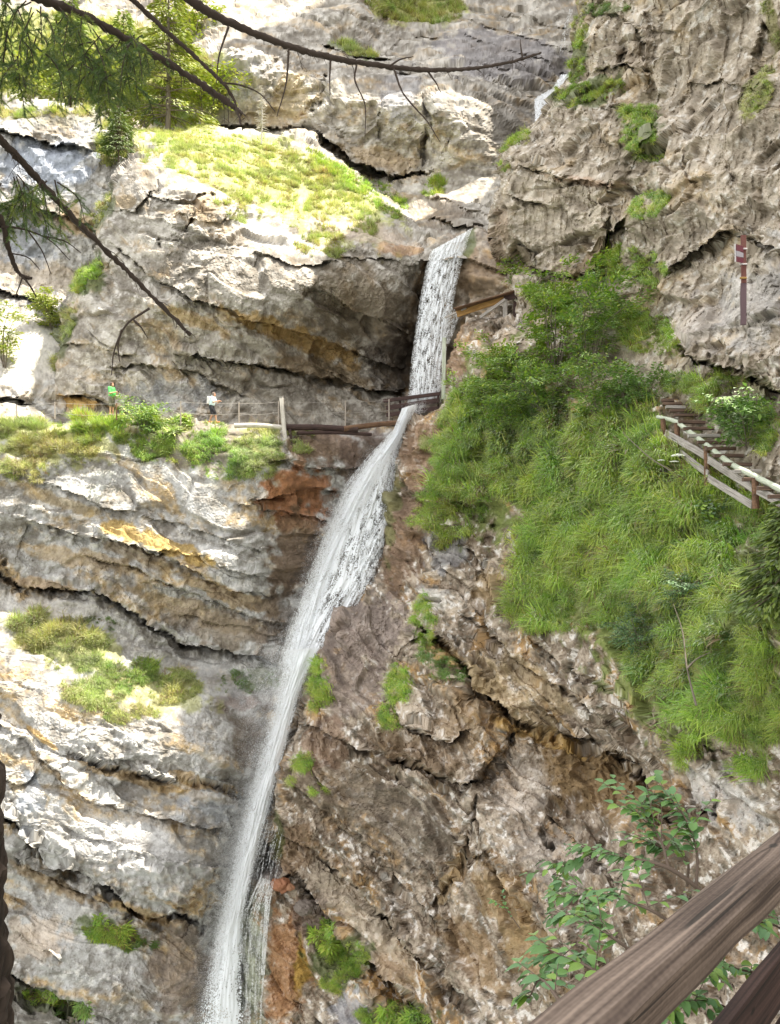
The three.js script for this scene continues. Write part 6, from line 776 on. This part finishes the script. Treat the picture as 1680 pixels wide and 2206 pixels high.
  spray([[20, 130, 4.5, 60, 40], [150, 110, 4.8, 80, 40], [200, 140, 4.9, 90, 30], [90, 10, 4.6, 160, 20]], 5, 0.24, 50); spray([[290, 80, 5.0, 40, 20], [320, 100, 5.1, 60, 20]], 5, 0.13, 80);
  spray([[20, 385, 4.4, 60, 30], [60, 410, 4.5, 70, 30], [110, 385, 4.6, 50, 16]], 5, 0.2, 55); spray([[210, 170, 4.9, 80, 30], [260, 175, 5.0, 60, 20]], 4, 0.2, 55);
  for (const [cv, t0, n] of [[B1, 0.3, 46], [B2, 0.35, 60], [B3, 0.15, 44]]) for (let k = 0; k < n; k++) { const t = t0 + (0.99 - t0) * r(), o = cv.getPoint(t), d = cv.getTangent(t).multiplyScalar(0.5).add(V((r() - 0.5) * 1.2, -0.9 * r() + 0.25, (r() - 0.5) * 1.2)).normalize(), L = 0.03 + 0.13 * r() * r(), e = o.clone().addScaledVector(d, L).add(V(0, -0.2 * L, 0)); tubes.push(taperTube([o, o.clone().lerp(e, 0.5).add(V(0, 0.1 * L, 0)), e], 0.0028, 0.001, 4, 2)); if (L > 0.08) { const m = o.clone().lerp(e, 0.6), e2 = m.clone().add(V((r() - 0.5) * L, -0.4 * L * r(), (r() - 0.5) * L)); tubes.push(taperTube([m, m.clone().lerp(e2, 0.5), e2], 0.0018, 0.0008, 4, 2)); } }
  const tw = part(root, 'twigs', mergeGeometries(tubes), nearBark); tw.userData.kind = 'stuff';
  const im = new THREE.InstancedMesh(sh, leafMaterial, mats.length), c = new THREE.Color(); mats.forEach((m, i) => { im.setMatrixAt(i, m); im.setColorAt(i, c.setRGB(...cols[i])); }); im.name = 'needles'; im.userData.kind = 'stuff'; root.add(im);
  add(root, 'near_spruce', 'near spruce with trunk, bare limbs and hanging dark needles', 'tree');
}
// ground the near trunk stands in, beside the walkway
{ const P = [], I = [], C = []; const n = 24; for (let j = 0; j <= n; j++) for (let i = 0; i <= n; i++) { const x = -9 + 8.6 * i / n, z = -4.7 + 9 * j / n, y = -1.1 - 0.12 * (x + 5) + 0.25 * fbm(x, z, 1, 3) - 0.9 * sstep(-3.6, -4.7, z); P.push(x, y, z); const b = 0.8 + 0.6 * noise(x * 3, z * 3, 4); C.push(0.10 * b, 0.085 * b, 0.05 * b); if (i && j) { const q = j * (n + 1) + i; I.push(q - n - 2, q - 1, q, q - n - 2, q, q - n - 1); } }
  const g = new THREE.BufferGeometry(); g.setAttribute('position', new THREE.Float32BufferAttribute(P, 3)); g.setAttribute('color', new THREE.Float32BufferAttribute(C, 3)); g.setIndex(I); g.computeVertexNormals(); structure('forest_floor', g, rockMaterial, 'brown forest floor under the near spruce', 'ground'); }

// ---------------------------------------------------------------- leafy shrub right behind the railing
{
  const root = new THREE.Group(), r = rng(123), stemMat = new THREE.MeshStandardMaterial({ color: new THREE.Color(0.14, 0.10, 0.075), roughness: 0.9 });
  const leafGeo = [0, 1, 2].map((k) => { const P = [], I = [], n = 5, q = rng(200 + k); for (let i = 0; i <= n; i++) { const t = i / n, w = 0.27 * Math.sin(Math.PI * Math.pow(t, 0.8)) ** 0.8 * (1 + 0.1 * q()), dr = -0.22 * t * t - 0.05 * k * t; P.push(-w, dr + w * 0.35, t, 0, dr, t, w, dr + w * 0.35, t); if (i) { const b = i * 3; I.push(b - 3, b, b - 2, b - 2, b, b + 1, b - 2, b + 1, b - 1, b - 1, b + 1, b + 2); } } const g = new THREE.BufferGeometry(); g.setAttribute('position', new THREE.Float32BufferAttribute(P, 3)); g.setIndex(I); g.computeVertexNormals(); return g; });
  const leafMats = [[0.13, 0.27, 0.07], [0.16, 0.32, 0.075], [0.10, 0.21, 0.055], [0.21, 0.35, 0.05], [0.12, 0.26, 0.09]].map((c) => new THREE.MeshPhysicalMaterial({ color: new THREE.Color(...c), roughness: 0.6, transmission: 0.3, thickness: 0, side: THREE.DoubleSide }));
  const extra = [[], [], [], [], []]; let made = 0;
  const put = (stem, p, dir, s) => { const n = V((r() - 0.5) * 0.7, 1, (r() - 0.5) * 0.7), x = V().crossVectors(n, dir).normalize(), y = V().crossVectors(dir, x), m4 = new THREE.Matrix4().makeBasis(x, y, dir).scale(V(s, s, s)).setPosition(p), k = Math.floor(r() * 5); if (made++ < 295) { const m = part(stem, 'leaf', leafGeo[made % 3], leafMats[k]); m.applyMatrix4(m4); } else extra[k].push(leafGeo[made % 3].clone().applyMatrix4(m4)); };
  const shoot = (list, n, r0 = 0.006) => {
    const pts = list.map((p) => W(...p)), cv = new THREE.CatmullRomCurve3(pts); part(root, 'stem', taperTube(pts, r0, 0.002, 6, 6), stemMat);
    const tw = Math.max(3, Math.round(n / 2.7)); for (let k = 0; k < tw; k++) { const t = 0.22 + 0.78 * (k + r()) / tw, o = cv.getPoint(t), tan = cv.getTangent(t), td = tan.clone().multiplyScalar(0.7).add(V((r() - 0.5) * 1.6, (r() - 0.4) * 0.7, (r() - 0.5) * 1.0)).normalize().multiplyScalar(0.06 + 0.12 * r()); const twig = part(root, 'stem', taperTube([o, o.clone().addScaledVector(td, 0.5), o.clone().add(td)], 0.002, 0.0012, 4, 2), stemMat);
      for (let q = 0; q < 6; q++) { const f = (q + 0.8) / 6, p = o.clone().addScaledVector(td, f), sd = V().crossVectors(td, V(0, 1, 0)).normalize().multiplyScalar(q % 2 ? 1 : -1), dir = td.clone().normalize().multiplyScalar(0.7 + 0.5 * f).add(sd).add(V(0, -0.25 + (r() - 0.5) * 0.5, 0)).normalize(); put(twig, p, dir, 0.034 + 0.03 * r()); } }
  };
  shoot([[1560, 1960, 3.3], [1440, 1870, 3.3], [1360, 1850, 3.35], [1290, 1835, 3.5], [1230, 1860, 3.6], [1190, 1885, 3.7]], 48, 0.009);
  shoot([[1440, 1870, 3.3], [1425, 1815, 3.35], [1395, 1765, 3.4], [1375, 1722, 3.5]], 36); shoot([[1500, 1910, 3.3], [1500, 1830, 3.35], [1475, 1760, 3.4], [1440, 1722, 3.5]], 36);
  shoot([[1480, 2010, 3.1], [1400, 1960, 3.1], [1330, 1935, 3.2], [1270, 1925, 3.3], [1215, 1935, 3.4]], 44); shoot([[1400, 2080, 2.9], [1320, 2020, 2.9], [1260, 1985, 3.0], [1225, 1970, 3.1]], 40); shoot([[1340, 2130, 2.6], [1270, 2085, 2.6], [1215, 2065, 2.7], [1175, 2060, 2.8]], 34);
  shoot([[1250, 2230, 2.3], [1200, 2150, 2.4], [1165, 2110, 2.5], [1140, 2150, 2.6]], 22); shoot([[1760, 2060, 4.2], [1660, 1990, 4.0], [1600, 2000, 3.8], [1550, 2030, 3.7]], 34); shoot([[1700, 2120, 4.0], [1600, 2090, 3.7], [1520, 2080, 3.5], [1450, 2110, 3.4]], 40); shoot([[1640, 2230, 3.7], [1540, 2160, 3.5], [1470, 2160, 3.4], [1400, 2190, 3.3]], 36); shoot([[1760, 1980, 4.4], [1690, 1930, 4.3], [1640, 1935, 4.2], [1600, 1960, 4.1]], 24); shoot([[1480, 1910, 3.5], [1480, 1850, 3.5], [1440, 1830, 3.6], [1400, 1815, 3.6]], 24); shoot([[1120, 2000, 9.5], [1090, 1960, 9.5], [1070, 1945, 9.5]], 10);
  shoot([[1550, 2300, 3.6], [1500, 2240, 3.4], [1460, 2200, 3.4]], 10);
  const rest = extra.flatMap((e, k) => e.length ? [[mergeGeometries(e), leafMats[k]]] : []); for (const [g, m] of rest) { const p = part(root, 'leaves', g, m); p.userData.kind = 'stuff'; }
  add(root, 'leafy_bush', 'oval leaved green bush growing up behind the timber railing', 'bush');
}
// small things on the slope
{
  const umb = (x, y, d, s, label) => { const root = new THREE.Group(), r = rng(x), p = W(x, y, d), q = p.clone().add(V(0.1, -0.9 * s, -0.1)); part(root, 'stem', taperTube([q, q.clone().lerp(p, 0.6).add(V(0.03, 0, 0)), p], 0.012, 0.008, 5, 4), new THREE.MeshStandardMaterial({ color: new THREE.Color(0.2, 0.28, 0.08), roughness: 0.8 })); const gs = []; for (let k = 0; k < 46; k++) { const a = k * 2.4, rr = 0.16 * s * Math.sqrt(k / 46); gs.push(new THREE.IcosahedronGeometry(0.026 * s * (0.7 + 0.6 * r()), 0).scale(1, 0.5, 1).translate(p.x + Math.cos(a) * rr, p.y + 0.05 * s - rr * rr * 1.4, p.z + Math.sin(a) * rr)); } part(root, 'flower_head', mergeGeometries(gs), new THREE.MeshStandardMaterial({ color: new THREE.Color(0.8, 0.82, 0.72), roughness: 0.8 })); add(root, 'umbel_flower', label, 'flower', 'white umbels beside the stairs'); };
  umb(1461, 983, 28.6, 1.35, 'largest white umbel flower in front of the stair planks'); umb(1452, 996, 28.4, 0.8, 'smaller white umbel just below the largest one'); umb(1424, 993, 28.8, 0.7, 'small white umbel on its own in the grass');
  const bare = (list, label) => add(new THREE.Mesh(mergeGeometries(list.map((l) => taperTube(l.map((p) => W(...p)), 0.03, 0.008, 5, 5))), greyBark), 'bare_stem', label, 'dead stem');
  bare([[[1478, 1050, 28], [1445, 1015, 28.4], [1405, 990, 28.8], [1360, 950, 29.5], [1340, 930, 30]]], 'leaning bare grey stem in the grass beside the umbels'); bare([[[1500, 1520, 22], [1480, 1440, 22.4], [1470, 1360, 22.8], [1450, 1300, 23]], [[1480, 1440, 22.4], [1500, 1420, 22.4], [1530, 1405, 22.4]]], 'thin bare stem standing above the bluish shrubs');
  const boulder = (x, y, d, s, c, label) => { const g = new THREE.IcosahedronGeometry(1, 4), p = g.attributes.position; for (let i = 0; i < p.count; i++) { const v = V(p.getX(i), p.getY(i), p.getZ(i)), k = 1 + 0.28 * facet(v.x * 1.3 + x, v.y * 1.3, v.z * 1.3) + 0.12 * noise(v.x * 4, v.y * 4 + x, v.z * 4); p.setXYZ(i, v.x * k * s, v.y * k * s * 0.72, v.z * k * s); } g.computeVertexNormals(); const m = new THREE.Mesh(g, new THREE.MeshStandardMaterial({ color: new THREE.Color(...c), roughness: 0.75 })); m.position.copy(W(x, y, d)); add(m, 'boulder', label, 'boulder'); };
  boulder(604, 1906, 41.4, 0.42, [0.28, 0.12, 0.06], 'rust red boulder lodged at the pillar foot beside the veil'); boulder(625, 1912, 41.2, 0.2, [0.3, 0.15, 0.08], 'small rusty stone right of the rust red boulder'); boulder(655, 1955, 40.6, 0.42, [0.16, 0.13, 0.11], 'dark wet boulder below the rusty stone');
}

renderer.render(scene, camera);
